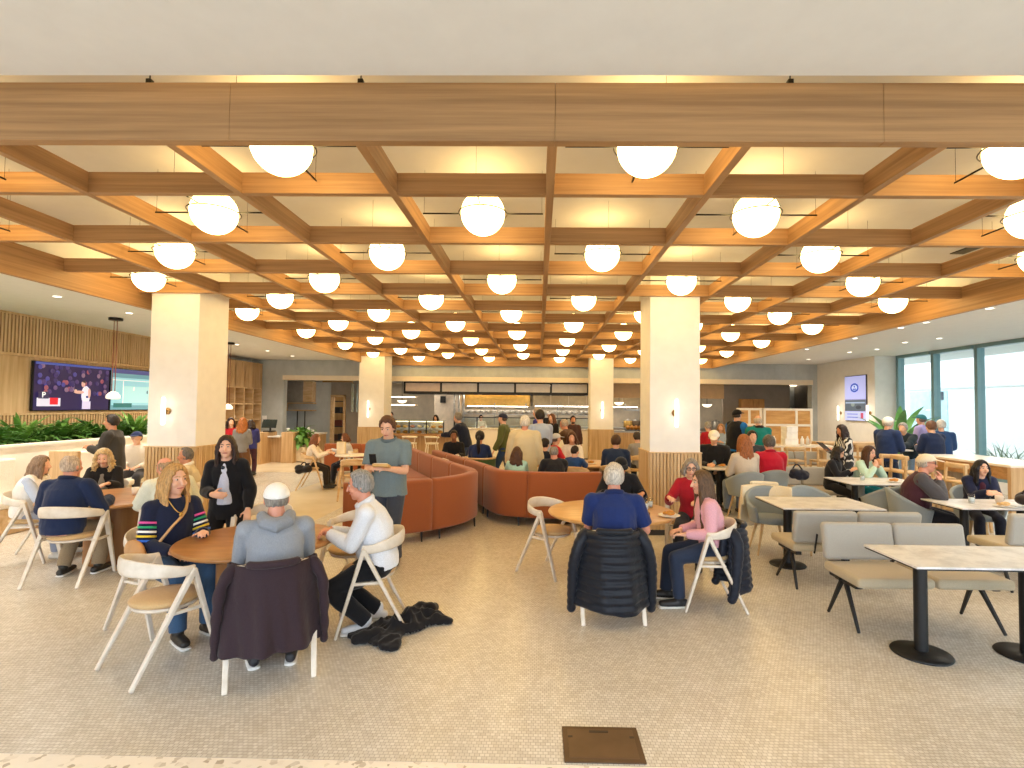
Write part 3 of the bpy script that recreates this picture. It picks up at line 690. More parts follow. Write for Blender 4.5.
for k in range(14):
    c = PAST[k % 6]
    if c not in proto:
        o = MB().ell((0, 0, .05), (.09, .07, .05), None, 12, 7).build('pastry', plain(c, .6, var=.25, scale=20), None, True); tag(o, 'golden pastry inside the glass bakery case', 'pastry', 'pastries in the bakery case'); proto[c] = o
    else: o = dup(proto[c], (0, 0, 0))
    o.location = (tx + a + .2 + (xe - a - .35) * (k % 7) / 6, 17.4 + .5, (zk if k < 7 else zk + .176))
for k, q in enumerate((410, 432)):
    # white chairs drawn up under the bakery counter
    t = thing('bar_chair', 'low white bar chair at the bakery counter, ' + ('left one' if k == 0 else 'right one'), 'chair', (at(q, 445, 16.8).x, 16.8, 0))
    MB().lathe([(.001, .62), (.2, .62), (.22, .64), (.22, .66), (.001, .66)]).build('seat', plain('#EFE6D6'), t, True)
    for sx in (-1, 1):
        for sy in (-1, 1): MB().bar((sx * .15, sy * .15, .62), (sx * .2, sy * .2, 0), .03, .03).build('leg', plain('#EFE6D6'), t)
    MB().tube([(-.22, -.05, .84), (-.2, -.17, .85), (0, -.23, .86), (.2, -.17, .85), (.22, -.05, .84)], (.03), 8).build('backrest', plain('#EFE6D6'), t, True)
    for sx in (-1, 1): MB().tube([(sx * .2, -.16, .85), (sx * .17, -.15, .64)], .013, 6).build('back_post', plain('#EFE6D6'), t, True)
# kitchen pass right of the back column
m = MB(); Y = 20.2
x0 = at(613, 400, Y).x; x1 = at(724, 400, Y).x
struct(m.span(x0 - .6, x1, Y, Y + .12, at(640, 398, Y).z, 2.95).build('wall_pass', plain('#CDA877', .5, var=.06)))
m = MB(); m.span(at(610, 400, 18.7).x, at(737, 400, 18.7).x, 18.75, 18.9, 0, at(640, 433, 18.75).z)
struct(m.build('wall_low', OAKV))
t = thing('pass_shelf', 'steel pass shelf seen between the two right-hand columns', 'shelf', (at(633, 410, 21).x, 21, at(633, 410, 21).z))
MB().span(-.35, .9, 0, .3, -.02, .02).build('board', STEEL, t); MB().span(-.32, -.28, 0, .04, 0, .25).build('upright', STEEL, t); MB().span(.4, .44, 0, .04, 0, .25).build('upright', STEEL, t)
t = thing('bread_basket', 'wire rack of golden loaves between the two right-hand columns', 'bread', (at(634, 424, 21.2).x, 21.2, .93))
MB().span(-.35, .35, -.2, .2, 0, .03).build('tray', DARK, t); 
for k in range(4): MB().ell((-.24 + .16 * k, 0, .12), (.1, .17, .09)).build('loaf', plain('#C98A3A', .7, var=.3, scale=16), t, True)
t = thing('prep_table', 'steel prep table behind the low wooden wall', 'table', (at(655, 430, 21.2).x, 21.2, 0))
MB().span(-2, 2.2, -.35, .35, .87, .93).build('top', STEEL, t, bevel=.005)
for x in (-1.9, 2.1):
    for y in (-.3, .3): MB().span(x - .03, x + .03, y - .03, y + .03, 0, .87).build('leg', STEEL, t)
# right part of the opening: inner wall, mirror niche, screen shelving
x0 = at(723, 400, 20.6).x; x1 = at(786, 400, 20.6).x
struct(MB().span(x0, x1, 20.6, 20.75, 0, 2.95).build('wall_inner', CONC_D))
struct(MB().span(x1, x1 + .15, 20.6, 22.5, 0, 2.95).build('wall_inner_side', CONC_D))
struct(MB().span(x1, 10.9, 22.5, 22.65, 0, 2.95).build('wall_inner_back', CONC))
o = MB().span(at(787, 400, 22.4).x, at(815, 400, 22.4).x, 22.3, 22.36, at(800, 385, 22.4).z - .05, at(800, 385, 22.4).z + .02).build('strip_light', LED); tag(o, 'bright cove strip light above the grey niche at right', 'light')
t = thing('wall_cupboard', 'amber wooden cupboard doors on the taupe wall above white screen', 'cupboard', (at(753, 405, 20.3).x, 20.3, at(753, 412, 20.3).z))
w = at(765, 405, 20.3).x - at(742, 405, 20.3).x; hh = at(753, 399, 20.3).z - t.location.z
MB().span(-w / 2, w / 2, 0, .28, 0, hh).build('body', wood('#B98A4E', '#8E6230', (6, 6, 2)), t)
for s_ in (-1, 1): MB().span(s_ * w / 4 - w / 4 + .01, s_ * w / 4 + w / 4 - .01, -.02, 0, .01, hh - .01).build('door', wood('#B98A4E', '#8E6230', (6, 6, 2)), t, bevel=.004)
PY = 16.6
FRW = plain('#EFE4D2', .4, var=.03); PNL = wood('#D9A868', '#B98448', (2, 6, 10))
for k, (q0, q1, lab, mids, hm) in enumerate(((737, 761.5, 'narrow white framed screen with amber wood panels', [749], 425), (763, 812, 'wide white framed screen with amber wood panels', [796], 425))):
    t = thing('panel_screen', lab, 'screen', (at((q0 + q1) / 2, 430, PY).x, PY, 0))
    a = at(q0, 430, PY).x - t.location.x; b_ = at(q1, 430, PY).x - t.location.x; zt = at(775, 408.3, PY).z; zm = at(775, hm, PY).z
    fm = MB()
    for x in (a, b_ - .07): fm.span(x, x + .07, -.05, .05, 0, zt)
    for z in (0, zm - .035, zt - .07): fm.span(a + .07, b_ - .07, -.05, .05, z, z + .07)
    for q in mids: x = at(q, 430, PY).x - t.location.x; fm.span(x - .035, x + .035, -.048, .048, zm + .035, zt - .07)
    xm = a + (b_ - a) * .38; fm.span(xm - .035, xm + .035, -.048, .048, .07, zm - .035)
    fm.build('frame', FRW, t)
    MB().span(a + .07, b_ - .07, -.015, .015, zm + .035, zt - .07).build('upper_panel', PNL, t); MB().span(a + .07, b_ - .07, -.015, .015, .07, zm - .035).build('lower_panel', PNL, t)

# ------------------------------------------------------------------ right side: display pillar, windows, outside
pc = at(875, 400, 15.6); PX = pc.x
m = MB(); m.span(PX, WRX + .02, 15.6, WY, 0, ZC); struct(m.build('wall_pillar', W_WHITE))
t = thing('poster_screen', 'portrait wall screen showing a blue round emblem and a picture strip', 'screen', (PX - .03, 0, 0), -PI / 2)
y0 = onX(867.5, PX); y1 = onX(846, PX)
yc = (y0 + y1) / 2; t.location.y = yc; zt = at(857, 375.5, yc).z; zb = at(857, 421, yc).z; t.location.z = (zt + zb) / 2; w = y1 - y0; h = zt - zb
MB().box((0, .02, 0), (w, .04, h)).build('bezel', plain('#4A4744', .4, .4), t, bevel=.006)
it = [('upper_field', 'r', .5, .27, .96, .5, '#A9AEE0'), ('emblem', 'e', .48, .27, .27, .135, '#2F4FA8'), ('emblem', 'e', .48, .27, .2, .1, '#B9C3EC'), ('emblem', 'e', .48, .25, .07, .04, '#2F4FA8'), ('emblem', 'r', .48, .30, .15, .03, '#2F4FA8'),
      ('picture', 'r', .5, .66, .96, .24, '#55606A'), ('picture', 'e', .4, .64, .12, .06, '#7F8C86'), ('picture', 'e', .66, .7, .16, .05, '#3A4048'), ('picture', 'r', .5, .6, .9, .03, '#8FA0B8'), ('lower_field', 'r', .5, .89, .96, .2, '#AEB6DE'), ('seal', 'r', .82, .88, .12, .12, '#B04A60'), ('text_line', 'r', .38, .85, .5, .02, '#6A78B8'), ('text_line', 'r', .38, .92, .5, .02, '#6A78B8')]
scr(t, w, h, it, 'poster', '#8E90B8')
for k, q in enumerate((841, 870.5)):
    Y = onX(q, PX); p = at(q, 413, Y); sconce((PX, Y, p.z), (-1, 0), 'glowing vertical tube sconce %s the wall screen' % ('far side of' if k == 0 else 'near side of'), .42)
# window wall
WT = plain('#7FA0A6', .35, .3, var=.05)
edgesY = [onX(q, WRX) for q in (900, 933.5, 977)]
st = edgesY[1] - edgesY[2]; ys = [15.55] + edgesY[:1][:0] + [edgesY[1], edgesY[2]] + [edgesY[2] - st * k for k in range(1, 13)]
ZS = .25; nW = 0
for a, b_ in zip(ys[:-1], ys[1:]):
    nW += 1
    fr_ = MB(); fr_.span(WRX - .06, WRX + .1, b_ + .06, a - .06, ZS, ZS + .08); fr_.span(WRX - .06, WRX + .1, b_ + .06, a - .06, ZO - .09, ZO)
    fr_.span(WRX - .06, WRX + .12, a - .1, a, ZS, ZO)
    o = struct(fr_.build('window_%d' % nW, WT)); MB().span(WRX + .02, WRX + .035, b_ + .02, a - .1, ZS + .08, ZO - .09).build('pane', glassm(), o)
struct(MB().span(WRX - .08, WRX + .25, -2.6, 15.6, 0, ZS).build('wall_right', W_WHITE)); struct(MB().span(WRX - .02, WRX + .25, -2.6, 15.6, ZO, ZC + .3).build('wall_right_head', W_WHITE))
struct(MB().span(-90, WRX + .24, -60, -2.61, -.35, -.2).build('pavement', plain('#8E8B86', .9)))  # unseen ground behind the camera, added in grey to cut light from below
struct(MB().span(WRX + .25, 90, -60, 60, -.35, -.2).build('pavement', plain('#D8D5CE', .8)))
# neighbouring white building outside
EX = WRX + 5
t = thing('white_building', 'bright white building outside the windows', 'building', (EX, 12, -.2)); BWH = plain('#F6F5F2', .8, var=.02)
MB().span(0, 3, -24, 18, 0, 9).build('wall', BWH, t); za = at(960, 388, onX(960, EX)).z + .2
MB().span(-.06, 0, -24, 18, za, za + .05).build('wall_joint', plain('#D9E2E4', .8), t)
for (q0, q1, nm) in ((911, 931, 'door_panel'), (937, 948, 'door_panel')):
    ya = onX(q0, EX) - 12; yb = onX(q1, EX) - 12
    MB().span(-.05, .0, yb, ya, 0, za - .08).build(nm, plain('#BCD3D8', .5), t)
yb = onX(942.5, EX) - 12; MB().span(-.09, -.05, yb - .12, yb + .12, at(942, 396, onX(942, EX)).z + .05, at(942, 393, onX(942, EX)).z + .25).build('door_sign', plain('#3B4650'), t)
for k, (q, hh) in enumerate(((998, .55), (1006, .6), (1021, .7))):
    Y = onX(q, WRX + 2); t = thing('outdoor_grass', 'pale grass clump outside the window, %s from the left' % ORD[k], 'plant', (WRX + 2, Y, -.2)); m = MB(); r_ = random.Random(k)
    for i in range(40): az = r_.random() * 6.28; leaf(m, (.05 * math.cos(az), .05 * math.sin(az), 0), az, rad(55 + 30 * r_.random()), 1.0 + hh * r_.random(), .014, rad(60), 5)
    m.build('blades', plain('#9DB09A' if k < 2 else '#50664E', .7), t)
# ceiling panels added to brighten the kitchen
PANL = emit('#FFF0DA', 17, 'fill_panel_glow'); kp = None
for r in range(2):
    for k in range(8):
        x_ = -7.6 + 2.35 * k; y_ = 20.9 + 2.5 * r
        if kp is None:
            kp = thing('fill_panel_light', '', 'ceiling light', (0, 0, 0), 0, 'added kitchen fill panels'); MB().box((0, 0, -.02), (.66, .66, .035)).build('frame', W_WHITE, kp, bevel=.004); MB().box((0, 0, -.04), (.58, .58, .01)).build('diffuser', PANL, kp); o = kp
        else: o = dup(kp, (0, 0, 0))
        o.location = (x_, y_, 2.948); o['label'] = 'added square fill panel in the kitchen ceiling, %s row, %s from the left' % (('nearer', 'farther')[r], ORD[k])
# palm by the windows
t = thing('potted_palm', 'broad leafed potted palm standing by the windows', 'plant', (at(901, 440, 14.3).x, 14.4, 0))
MB().lathe([(.001, 0), (.2, 0), (.27, .45), (.27, .5), (.24, .5), (.001, .46)]).build('pot', plain('#E5E2DC', .5), t, True)
m = MB(); r_ = random.Random(4)
for k in range(9): az = k * 2.4; leaf(m, (.05 * math.cos(az), .05 * math.sin(az), .5), az, rad(74 + 12 * r_.random()), 1.5 + .45 * r_.random(), .12, rad(62), 9, .25); 
m.build('leaves', plain('#5E9A4E', .45, var=.25), t, True)
# ------------------------------------------------------------------ furniture
ASH = wood('#E4DBCD', '#CFC3B1', (9, 9, 9), .45); TANS = fabric('#C9A878', .8); OAKT = wood('#B9854F', '#99683A', (3, 12, 12), .3)
OAKT_L = wood('#CFA369', '#B4854C', (3, 12, 12), .3); OAKP = wood('#A87848', '#8A5E34', (14, 14, 1.4), .4)
GREYUP = fabric('#A9A69E', .9, 320, 4, .12, .2, .12); GREYSH = fabric('#8E979B', .85, 320, 4, .1, .2, .12); BEIGEUP = fabric('#B3A68C', .9, 320, 4, .12, .2, .12); LEGW = wood('#D6B88C', '#BA9868', (9, 9, 3))
RUST = fabric('#96532F', .85, 420, 5, .1, .25, .1)
def make_chair(frame=ASH, seatm=TANS):
    t = thing('dining_chair', '', 'chair')
    MB().lathe([(.001, .44), (.19, .44), (.215, .452), (.222, .468), (.21, .484), (.15, .492), (.001, .494)], (0, .02, 0), 36).build('seat', seatm, t, True)
    MB().lathe([(.001, .418), (.2, .418), (.208, .43), (.2, .441), (.001, .441)], (0, .02, 0), 36).build('seat_base', frame, t, True)
    pts, rr_ = [], []
    for k in range(25):
        a = rad(-104 + 208 * k / 24); c = max(0, math.cos(a))
        pts.append((.272 * math.sin(a), .01 - .262 * math.cos(a), .69 + .05 * c)); rr_.append((.034 + .026 * c, .012))
    MB().tube(pts, rr_, 12, 'round', ref=(0, 0, 1)).build('backrest', frame, t, True)
    for s in (-1, 1):
        MB().bar((s * .272, .075, .70), (s * .262, -.285, 0), .034, .05, (1, 0, 0), .022, .034).build('leg', frame, t, bevel=.006)
        MB().bar((s * .272, .065, .70), (s * .25, .27, 0), .034, .05, (1, 0, 0), .022, .034).build('leg', frame, t, bevel=.006)
        MB().bar((s * .262, -.09, .42), (s * .258, .16, .42), .022, .03, (1, 0, 0)).build('side_rail', frame, t, bevel=.004)
    MB().bar((-.26, .0, .415), (.26, .0, .415), .03, .022).build('cross_rail', frame, t, bevel=.004)
    return t
CH0 = make_chair(); CHUSED = [0]
WOODCH = make_chair(OAKL, TANS); WUSED = [0]
def chair(x, y, deg, lab, woodc=False):
    src, us = (WOODCH, WUSED) if woodc else (CH0, CHUSED)
    o = src if us[0] == 0 else dup(src, (0, 0, 0)); us[0] = 1
    o.location = (x, y, .004); o.rotation_euler = (0, 0, rad(deg)); o['label'] = lab; o['group'] = 'wood framed chairs at round tables'
    return o
def round_table(x, y, lab, r=.68, top=OAKT, drum=OAKP, dr=.3):
    t = thing('round_table', lab, 'table', (x, y, .0035), 0, 'round wooden tables')
    MB().lathe([(.001, .702), (r - .03, .702), (r - .008, .712), (r, .725), (r - .008, .738), (r - .02, .741), (.001, .741)], (0, 0, 0), 64).build('tabletop', top, t, True)
    MB().lathe([(.001, 0), (dr, 0), (dr, .70), (.001, .70)], (0, 0, 0), 48).build('pedestal', drum, t, bevel=.008)
    return t
C1 = (-2.3, 4.32); C2 = (-4.97, 6.15); C3 = (.79, 5.68)
round_table(C1[0], C1[1], 'round brown wooden table with blonde woman and hooded man seated at it', .61)
round_table(C2[0], C2[1], 'round brown wooden table with navy fleece man and curly blonde woman at it', .73)
round_table(C3[0], C3[1], 'round honey wooden table holding a tray and glasses, by navy polo man', .68, OAKT_L, OAKT_L, .2)
# marble tables
def marble():
    m, nt, b = nodes('pale_marble'); v = coords(nt); n = noise_n(nt, v, 3.2, 9, .75)
    nt.links.new(ramp(nt, n, lin('#BDBBBC'), lin('#E6E5E6'), .36, .56), b.inputs['Base Color']); b.inputs['Roughness'].default_value = .28; return m
MARB = marble()
def marble_table(x0, x1, y0, y1, lab, ped):
    t = thing('pedestal_table', lab, 'table', ((x0 + x1) / 2, (y0 + y1) / 2, 0), 0, 'pale marble tables'); w = x1 - x0; d = y1 - y0
    MB().box((0, 0, .735), (w, d, .016)).build('tabletop', MARB, t, bevel=.002); MB().box((0, 0, .721), (w - .012, d - .012, .01)).build('underframe', BLACK, t)
    for px_ in ped:
        q = px_ - t.location.x
        MB().lathe([(.001, 0), (.198, 0), (.203, .008), (.195, .018), (.05, .03), (.001, .03)], (q, 0, 0), 40).build('base', BLACK, t, True)
        MB().lathe([(.001, .03), (.046, .03), (.046, .716), (.001, .716)], (q, 0, 0), 24).build('post', BLACK, t, bevel=.003)
    return t
marble_table(2.69, 3.98, 3.79, 4.40, 'empty pale marble table on two black pedestals, nearest one at right', (2.93, 3.73))
marble_table(2.755, 3.9, 5.95, 6.73, 'empty pale marble table behind the grey benches', (2.98, 3.66))
marble_table(4.84, 6.05, 6.08, 6.74, 'pale marble table with glass and plate beside man in cream cap', (5.12, 5.8))
marble_table(4.7, 5.88, 7.95, 8.75, 'pale marble table before the mint sweater woman', (4.98, 5.6))
marble_table(3.1, 4.6, 9.62, 10.2, 'marble table between white cap man and auburn haired woman', (3.4, 4.3))
# two seat benches
def make_bench():
    t = thing('two_seat_bench', '', 'bench')            # faces -y
    for k in (-1, 1):
        MB().box((k * .324, -.02, .425), (.634, .54, .085)).build('seat', BEIGEUP, t, bevel=.032, seg=3)
        MB().box((k * .324, .25, .645), (.634, .085, .33), Matrix.Rotation(rad(-9), 3, 'X')).build('backrest', GREYUP, t, bevel=.032, seg=3)
    MB().box((0, .06, .366), (1.24, .07, .03)).build('rail', BLACK, t, bevel=.004)
    for s in (-1, 1):
        MB().box((s * .57, .02, .362), (.06, .4, .034)).build('rail', BLACK, t, bevel=.004)
        MB().bar((s * .57, .02, .36), (s * .6, -.22, 0), .036, .036, (1, 0, 0), .022, .022).build('leg', BLACK, t, bevel=.006)
        MB().bar((s * .57, .06, .36), (s * .6, .24, 0), .036, .036, (1, 0, 0), .022, .022).build('leg', BLACK, t, bevel=.006)
        MB().bar((s * .42, .235, .37), (s * .42, .297, .58), .02, .012, (1, 0, 0)).build('bracket', BLACK, t, bevel=.003)
    return t
BN = make_bench(); nb_ = 0
for (x, y, deg, lab) in ((3.27, 4.66, 0, 'empty grey two seat bench with its cushions towards us, behind nearest marble table'), (3.27, 5.72, 180, 'grey two seat bench back to back behind the nearest bench, seen from behind'),
                         (5.45, 5.72, 180, 'grey bench with its back to us at far right edge'), (4.75, 9.35, 0, 'grey bench beneath the girl in black with a phone'), (6.35, 12.9, 0, 'pale grey bench farther back near the menu stack table')):
    o = BN if nb_ == 0 else dup(BN, (0, 0, 0)); nb_ += 1; o.location = (x, y, .002); o.rotation_euler = (0, 0, rad(deg)); o['label'] = lab; o['group'] = 'grey two seat benches'
# shell chairs
def make_shell():
    t = thing('shell_chair', '', 'chair')
    def fn(u, v):
        a = rad(-128 + 256 * u); c = max(0, math.cos(a / 1.35)); top = .60 + .22 * c ** 1.3; z = .40 + (top - .40) * v; r = .235 + .055 * v
        p = V(r * math.sin(a), .03 - r * math.cos(a), z); n = V(math.sin(a), -math.cos(a), -.2).normalized(); return p, n
    MB().sheet(fn, 40, 10, .04).build('shell', GREYSH, t, True)
    MB().lathe([(.001, .39), (.2, .39), (.235, .41), (.24, .44), (.225, .465), (.15, .475), (.001, .475)], (0, .03, 0), 36).build('seat', GREYSH, t, True)
    for sx in (-1, 1):
        for sy in (-1, 1): MB().bar((sx * .13, .02 + sy * .12, .392), (sx * .21, .02 + sy * .21, 0), .034, .034, None, .02, .02).build('leg', LEGW, t, bevel=.005)
    return t
SH = make_shell(); ns_ = [0]
def shell(x, y, deg, lab):
    o = SH if ns_[0] == 0 else dup(SH, (0, 0, 0)); ns_[0] += 1; o.location = (x, y, .002); o.rotation_euler = (0, 0, rad(deg)); o['label'] = lab; o['group'] = 'grey shell chairs'; return o
shell(3.02, 6.9, 172, 'grey shell chair with a cream coat over it'); shell(3.62, 6.98, 190, 'empty grey shell chair behind the middle marble table, beside dark bag')
shell(4.9, 7.45, 5, 'empty grey shell chair with its back to us behind man in cream cap'); shell(4.9, 7.0, -120, 'grey shell chair under man in cream cap'); shell(5.98, 7.26, 164, 'grey shell chair under woman in navy jacket at far right')
shell(3.49, 8.92, 4, 'grey shell chair under the auburn haired woman'); shell(4.04, 9.2, 2, 'grey shell chair under the red sweater man'); shell(5.51, 9.0, 200, 'grey shell chair under the mint sweater woman')
shell(3.46, 10.4, 160, 'grey shell chair under man in white cap'); shell(4.33, 10.75, 178, 'grey shell chair under dark haired person behind auburn woman')
# dining chairs
chair(-2.66, 3.73, -31, 'empty pale framed chair with tan seat, nearest at left')
chair(-3.15, 4.41, -110, 'pale framed chair under the blonde woman in striped sleeves')
chair(-1.87, 3.72, 27, 'pale framed chair under hooded man, dark coat over its back')
chair(-1.4, 4.47, 107, 'pale framed chair under man in white quarter-zip')
chair(-1.78, 5.1, 150, 'empty tan seated chair between white quarter-zip man and polo man')
chair(-2.8, 5.35, 178, 'pale framed chair behind woman in black blazer')
chair(-4.85, 5.43, 6, 'pale framed chair under man in navy fleece')
chair(-5.97, 6.13, -74, 'pale framed chair under woman in white puffer vest')
chair(-5.86, 7.02, 206, 'chair under curly blonde woman'); chair(-4.08, 5.83, 62, 'chair under cream puffer man by column'); chair(-4.87, 7.2, 118, 'chair under man in beige zip sweater')
chair(.15, 5.96, -130, 'empty pale framed chair in front of rust sofa')
chair(.645, 4.78, 2, 'chair under navy polo man with black puffer jacket over its back')
chair(1.62, 5.07, 89, 'pale framed chair under woman in pink sweater'); chair(1.05, 6.77, 182, 'chair under black jacket man facing navy polo man'); chair(1.85, 6.4, 158, 'chair under woman in red sweater')

# swept sofas
def smooth(P, n=6):
    P = [Vector((x, y, 0)) for x, y in P]; out = []
    for i in range(len(P) - 1):
        a, b_, c, d = P[max(i - 1, 0)], P[i], P[i + 1], P[min(i + 2, len(P) - 1)]
        for k in range(n):
            t = k / n; out.append(.5 * ((2 * b_) + (c - a) * t + (2 * a - 5 * b_ + 4 * c - d) * t * t + (3 * b_ - a - 3 * c + d) * t ** 3))
    return out + [P[-1]]
def resample(P, ds):
    L = [0]
    for a, b_ in zip(P[:-1], P[1:]): L.append(L[-1] + (b_ - a).length)
    n = max(2, int(round(L[-1] / ds))); out = []
    for k in range(n + 1):
        s_ = L[-1] * k / n; i = 0
        while i < len(L) - 2 and L[i + 1] < s_: i += 1
        out.append(P[i].lerp(P[i + 1], (s_ - L[i]) / max(1e-9, L[i + 1] - L[i])))
    return out
def sweep(P, prof):
    m = MB(); n = len(prof); vs = []; fs = []
    for i, p in enumerate(P):
        t = (P[min(i + 1, len(P) - 1)] - P[max(i - 1, 0)]).normalized(); q = V(-t.y, t.x, 0)
        vs += [p + q * o + V(0, 0, z) for o, z in prof]
    for i in range(len(P) - 1):
        for k in range(n): fs.append((i * n + k, i * n + (k + 1) % n, (i + 1) * n + (k + 1) % n, (i + 1) * n + k))
    fs += [tuple(range(n))[::-1], tuple((len(P) - 1) * n + k for k in range(n))]
    return m.add(vs, fs)
def rprof(o0, o1, z0, z1, r):
    out = []
    for cx_, cz, a0 in ((o1 - r, z0 + r, -90), (o1 - r, z1 - r, 0), (o0 + r, z1 - r, 90), (o0 + r, z0 + r, 180)):
        for k in range(4): a = rad(a0 + 30 * k); out.append((cx_ + r * math.cos(a), cz + r * math.sin(a)))
    return out
def sofa(path, lab, seam=1.15, zt=.84, legs=True, seat=(.2, .74)):
    P = resample(smooth(path, 8), .07); c = P[0].lerp(P[-1], .5)
    t = thing('curved_sofa', lab, 'sofa', (c.x, c.y, 0), 0, 'rust booth sofas'); P = [p - c for p in P]
    n = len(P); k = max(1, int(round((n - 1) * .07 / seam)))
    for i in range(k):
        a = (n - 1) * i // k; b_ = (n - 1) * (i + 1) // k; Q = [p.copy() for p in P[a:b_ + 1]]
        d = (Q[1] - Q[0]).normalized(); Q[0] += d * .005; d = (Q[-1] - Q[-2]).normalized(); Q[-1] -= d * .005
        sweep(Q, rprof(0, .17, .13, zt, .05)).build('back_panel', RUST, t, True)
        sweep(Q, rprof(seat[0], seat[1], .13, .45, .05)).build('seat', RUST, t, True)
    for i in range(0, k + 1):
        p = P[min(n - 1, (n - 1) * i // k)]; j = min(n - 2, (n - 1) * i // k); d = (P[j + 1] - P[j]).normalized(); q = V(-d.y, d.x, 0)
        off = d * (.14 if i == 0 else -.14)
        for w_ in (.05, .66): MB().bar(p + off + q * w_ + V(0, 0, .135), p + off + q * (w_ - .01), .03, .03, None, .018, .018).build('leg', BLACK, t)
        if 0 < i < k: MB().bar(p - off + q * .05 + V(0, 0, .135), p - off + q * .04, .03, .03, None, .018, .018).build('leg', BLACK, t)
    return t
sofa([(-2.5, 6.7), (-1.75, 7.0), (-1.25, 7.42), (-.98, 7.95), (-1.0, 8.5), (-1.45, 9.4), (-2.2, 10.9), (-3.0, 12.6)], 'rust curved booth sofa behind polo-shirt man, outer back towards us')
sofa([(-2.45, 12.0), (-1.8, 10.7), (-1.05, 9.2), (-.78, 8.55), (-.5, 8.22), (.1, 8.08), (.75, 8.12), (1.0, 8.2)], 'rust curved booth sofa behind the empty wooden chair and navy polo man')
sofa([(-5.55, 13.5), (-4.6, 13.55), (-3.7, 13.5)], 'low rust sofa at the back by the grey doorway')
# more tables towards the back
def cafe(x, y, lab, r=.36, top='#E9DFCF', z=.74):
    t = thing('cafe_table', lab, 'table', (x, y, .003))
    MB().lathe([(.001, z - .035), (r - .01, z - .035), (r, z - .02), (r - .006, z), (.001, z)], (0, 0, 0), 40).build('tabletop', plain(top, .35, var=.06), t, True)
    MB().lathe([(.001, 0), (.21, 0), (.21, .012), (.03, .03), (.03, z - .035), (.001, z - .035)], (0, 0, 0), 24).build('pedestal', BLACK, t, True); return t
cafe(at(347, 455, 11.4).x, 11.7, 'small pale round table before woman in white top'); cafe(at(361, 460, 10.6).x, 10.5, 'small pale round table in front of wooden chair at left')
cafe(at(458, 455, 11.0).x, 11.1, 'small pale round table before man in black shirt'); cafe(at(530, 470, 9.4).x + .35, 9.55, 'small pale round table inside the rust booth')
p = at(590, 465, 10.4); round_table(p.x, 10.5, 'round wooden table with drum base behind the booth, by backpack man', .66, OAKT_L, OAKP, .33)
chair(at(350, 465, 10).x, 10.3, 8, 'wooden chair with its back to us beside small pale table', True); chair(-4.96, 11.49, -78, 'wooden chair under woman in white top', True)
chair(.63, 9.52, -8, 'pale wooden chair under the child in blue', True); chair(-4.53, 12.32, 118, 'wooden chair under person in glasses', True)
for x, y, d_, lab in ((1.44, 9.9, -8, 'wooden chair under the man with the backpack'), (.11, 9.9, -40, 'wooden chair under the dark haired boy'), (.36, 10.9, -70, 'wooden chair under the child in red shirt'), (.7, 11.04, 172, 'wooden chair under woman in white shirt'), (2.25, 11.98, 20, 'wooden chair under grey shirted person')): chair(x, y, d_, lab, True)
t = thing('green_chair', 'green upholstered chair with wooden rim under dark haired ponytail person', 'chair', (at(480, 455, 10.75).x, 10.75, .004), 0)
MB().lathe([(.001, .38), (.22, .38), (.26, .42), (.24, .47), (.001, .475)], (0, .02, 0), 30).build('seat', fabric('#3F5A3C'), t, True)
MB().sheet(lambda u, v: (V(.3 * math.sin(rad(-110 + 220 * u)), .02 - .3 * math.cos(rad(-110 + 220 * u)), .42 + v * .36), V(math.sin(rad(-110 + 220 * u)), -math.cos(rad(-110 + 220 * u)), 0)), 30, 6, .04).build('backrest', fabric('#3F5A3C'), t, True)
MB().tube([(.31 * math.sin(rad(-112 + 224 * k / 24)), .02 - .31 * math.cos(rad(-112 + 224 * k / 24)), .79) for k in range(25)], .022, 8).build('rim', OAKL, t, True)
for sx in (-1, 1):
    for sy in (-1, 1): MB().bar((sx * .15, sy * .15, .385), (sx * .2, sy * .2, 0), .03, .03).build('leg', OAKL, t)
# window bar, stools, high tables
t = thing('window_bar', 'long bar height wooden counter with pale top along the windows', 'counter', (7.55, 8.9, 0))
MB().span(-.5, .55, -.95, .95, 1.01, 1.05).build('worktop', plain('#E9E0D4', .25, var=.04), t, bevel=.006); MB().span(-.48, .53, -.93, .93, .82, 1.01).build('apron', OAKX, t, bevel=.004)
MB().span(-.5, .55, -.95, -.89, 0, 1.01).build('end_panel', OAKV, t, bevel=.004); MB().span(-.5, .55, .89, .95, 0, 1.01).build('end_panel', OAKV, t, bevel=.004)
t = thing('wall_bar', 'wooden bar height counter below the wall screen', 'counter', (at(852, 445, 13.2).x, 13.2, 0))
MB().span(-.85, .75, -.3, .3, 1.0, 1.05).build('worktop', OAKL, t, bevel=.006); MB().span(-.83, .73, -.28, .28, .83, 1.0).build('apron', OAKX, t); MB().span(-.85, -.79, -.3, .3, 0, 1.0).build('end_panel', OAKV, t); MB().span(.69, .75, -.3, .3, 0, 1.0).build('end_panel', OAKV, t)
t = thing('high_table', 'bar height pale table holding the menu stack', 'table', (at(797, 442, 12.1).x, 12.1, 0))
MB().span(-.75, .75, -.32, .32, 1.0, 1.04).build('tabletop', plain('#E6DCCB', .35, var=.05), t, bevel=.006)
for sx in (-1, 1):
    for sy in (-1, 1): MB().span(sx * .68 - .03, sx * .68 + .03, sy * .26 - .03, sy * .26 + .03, 0, 1.0).build('leg', OAKL, t)
HT = t.location.copy()
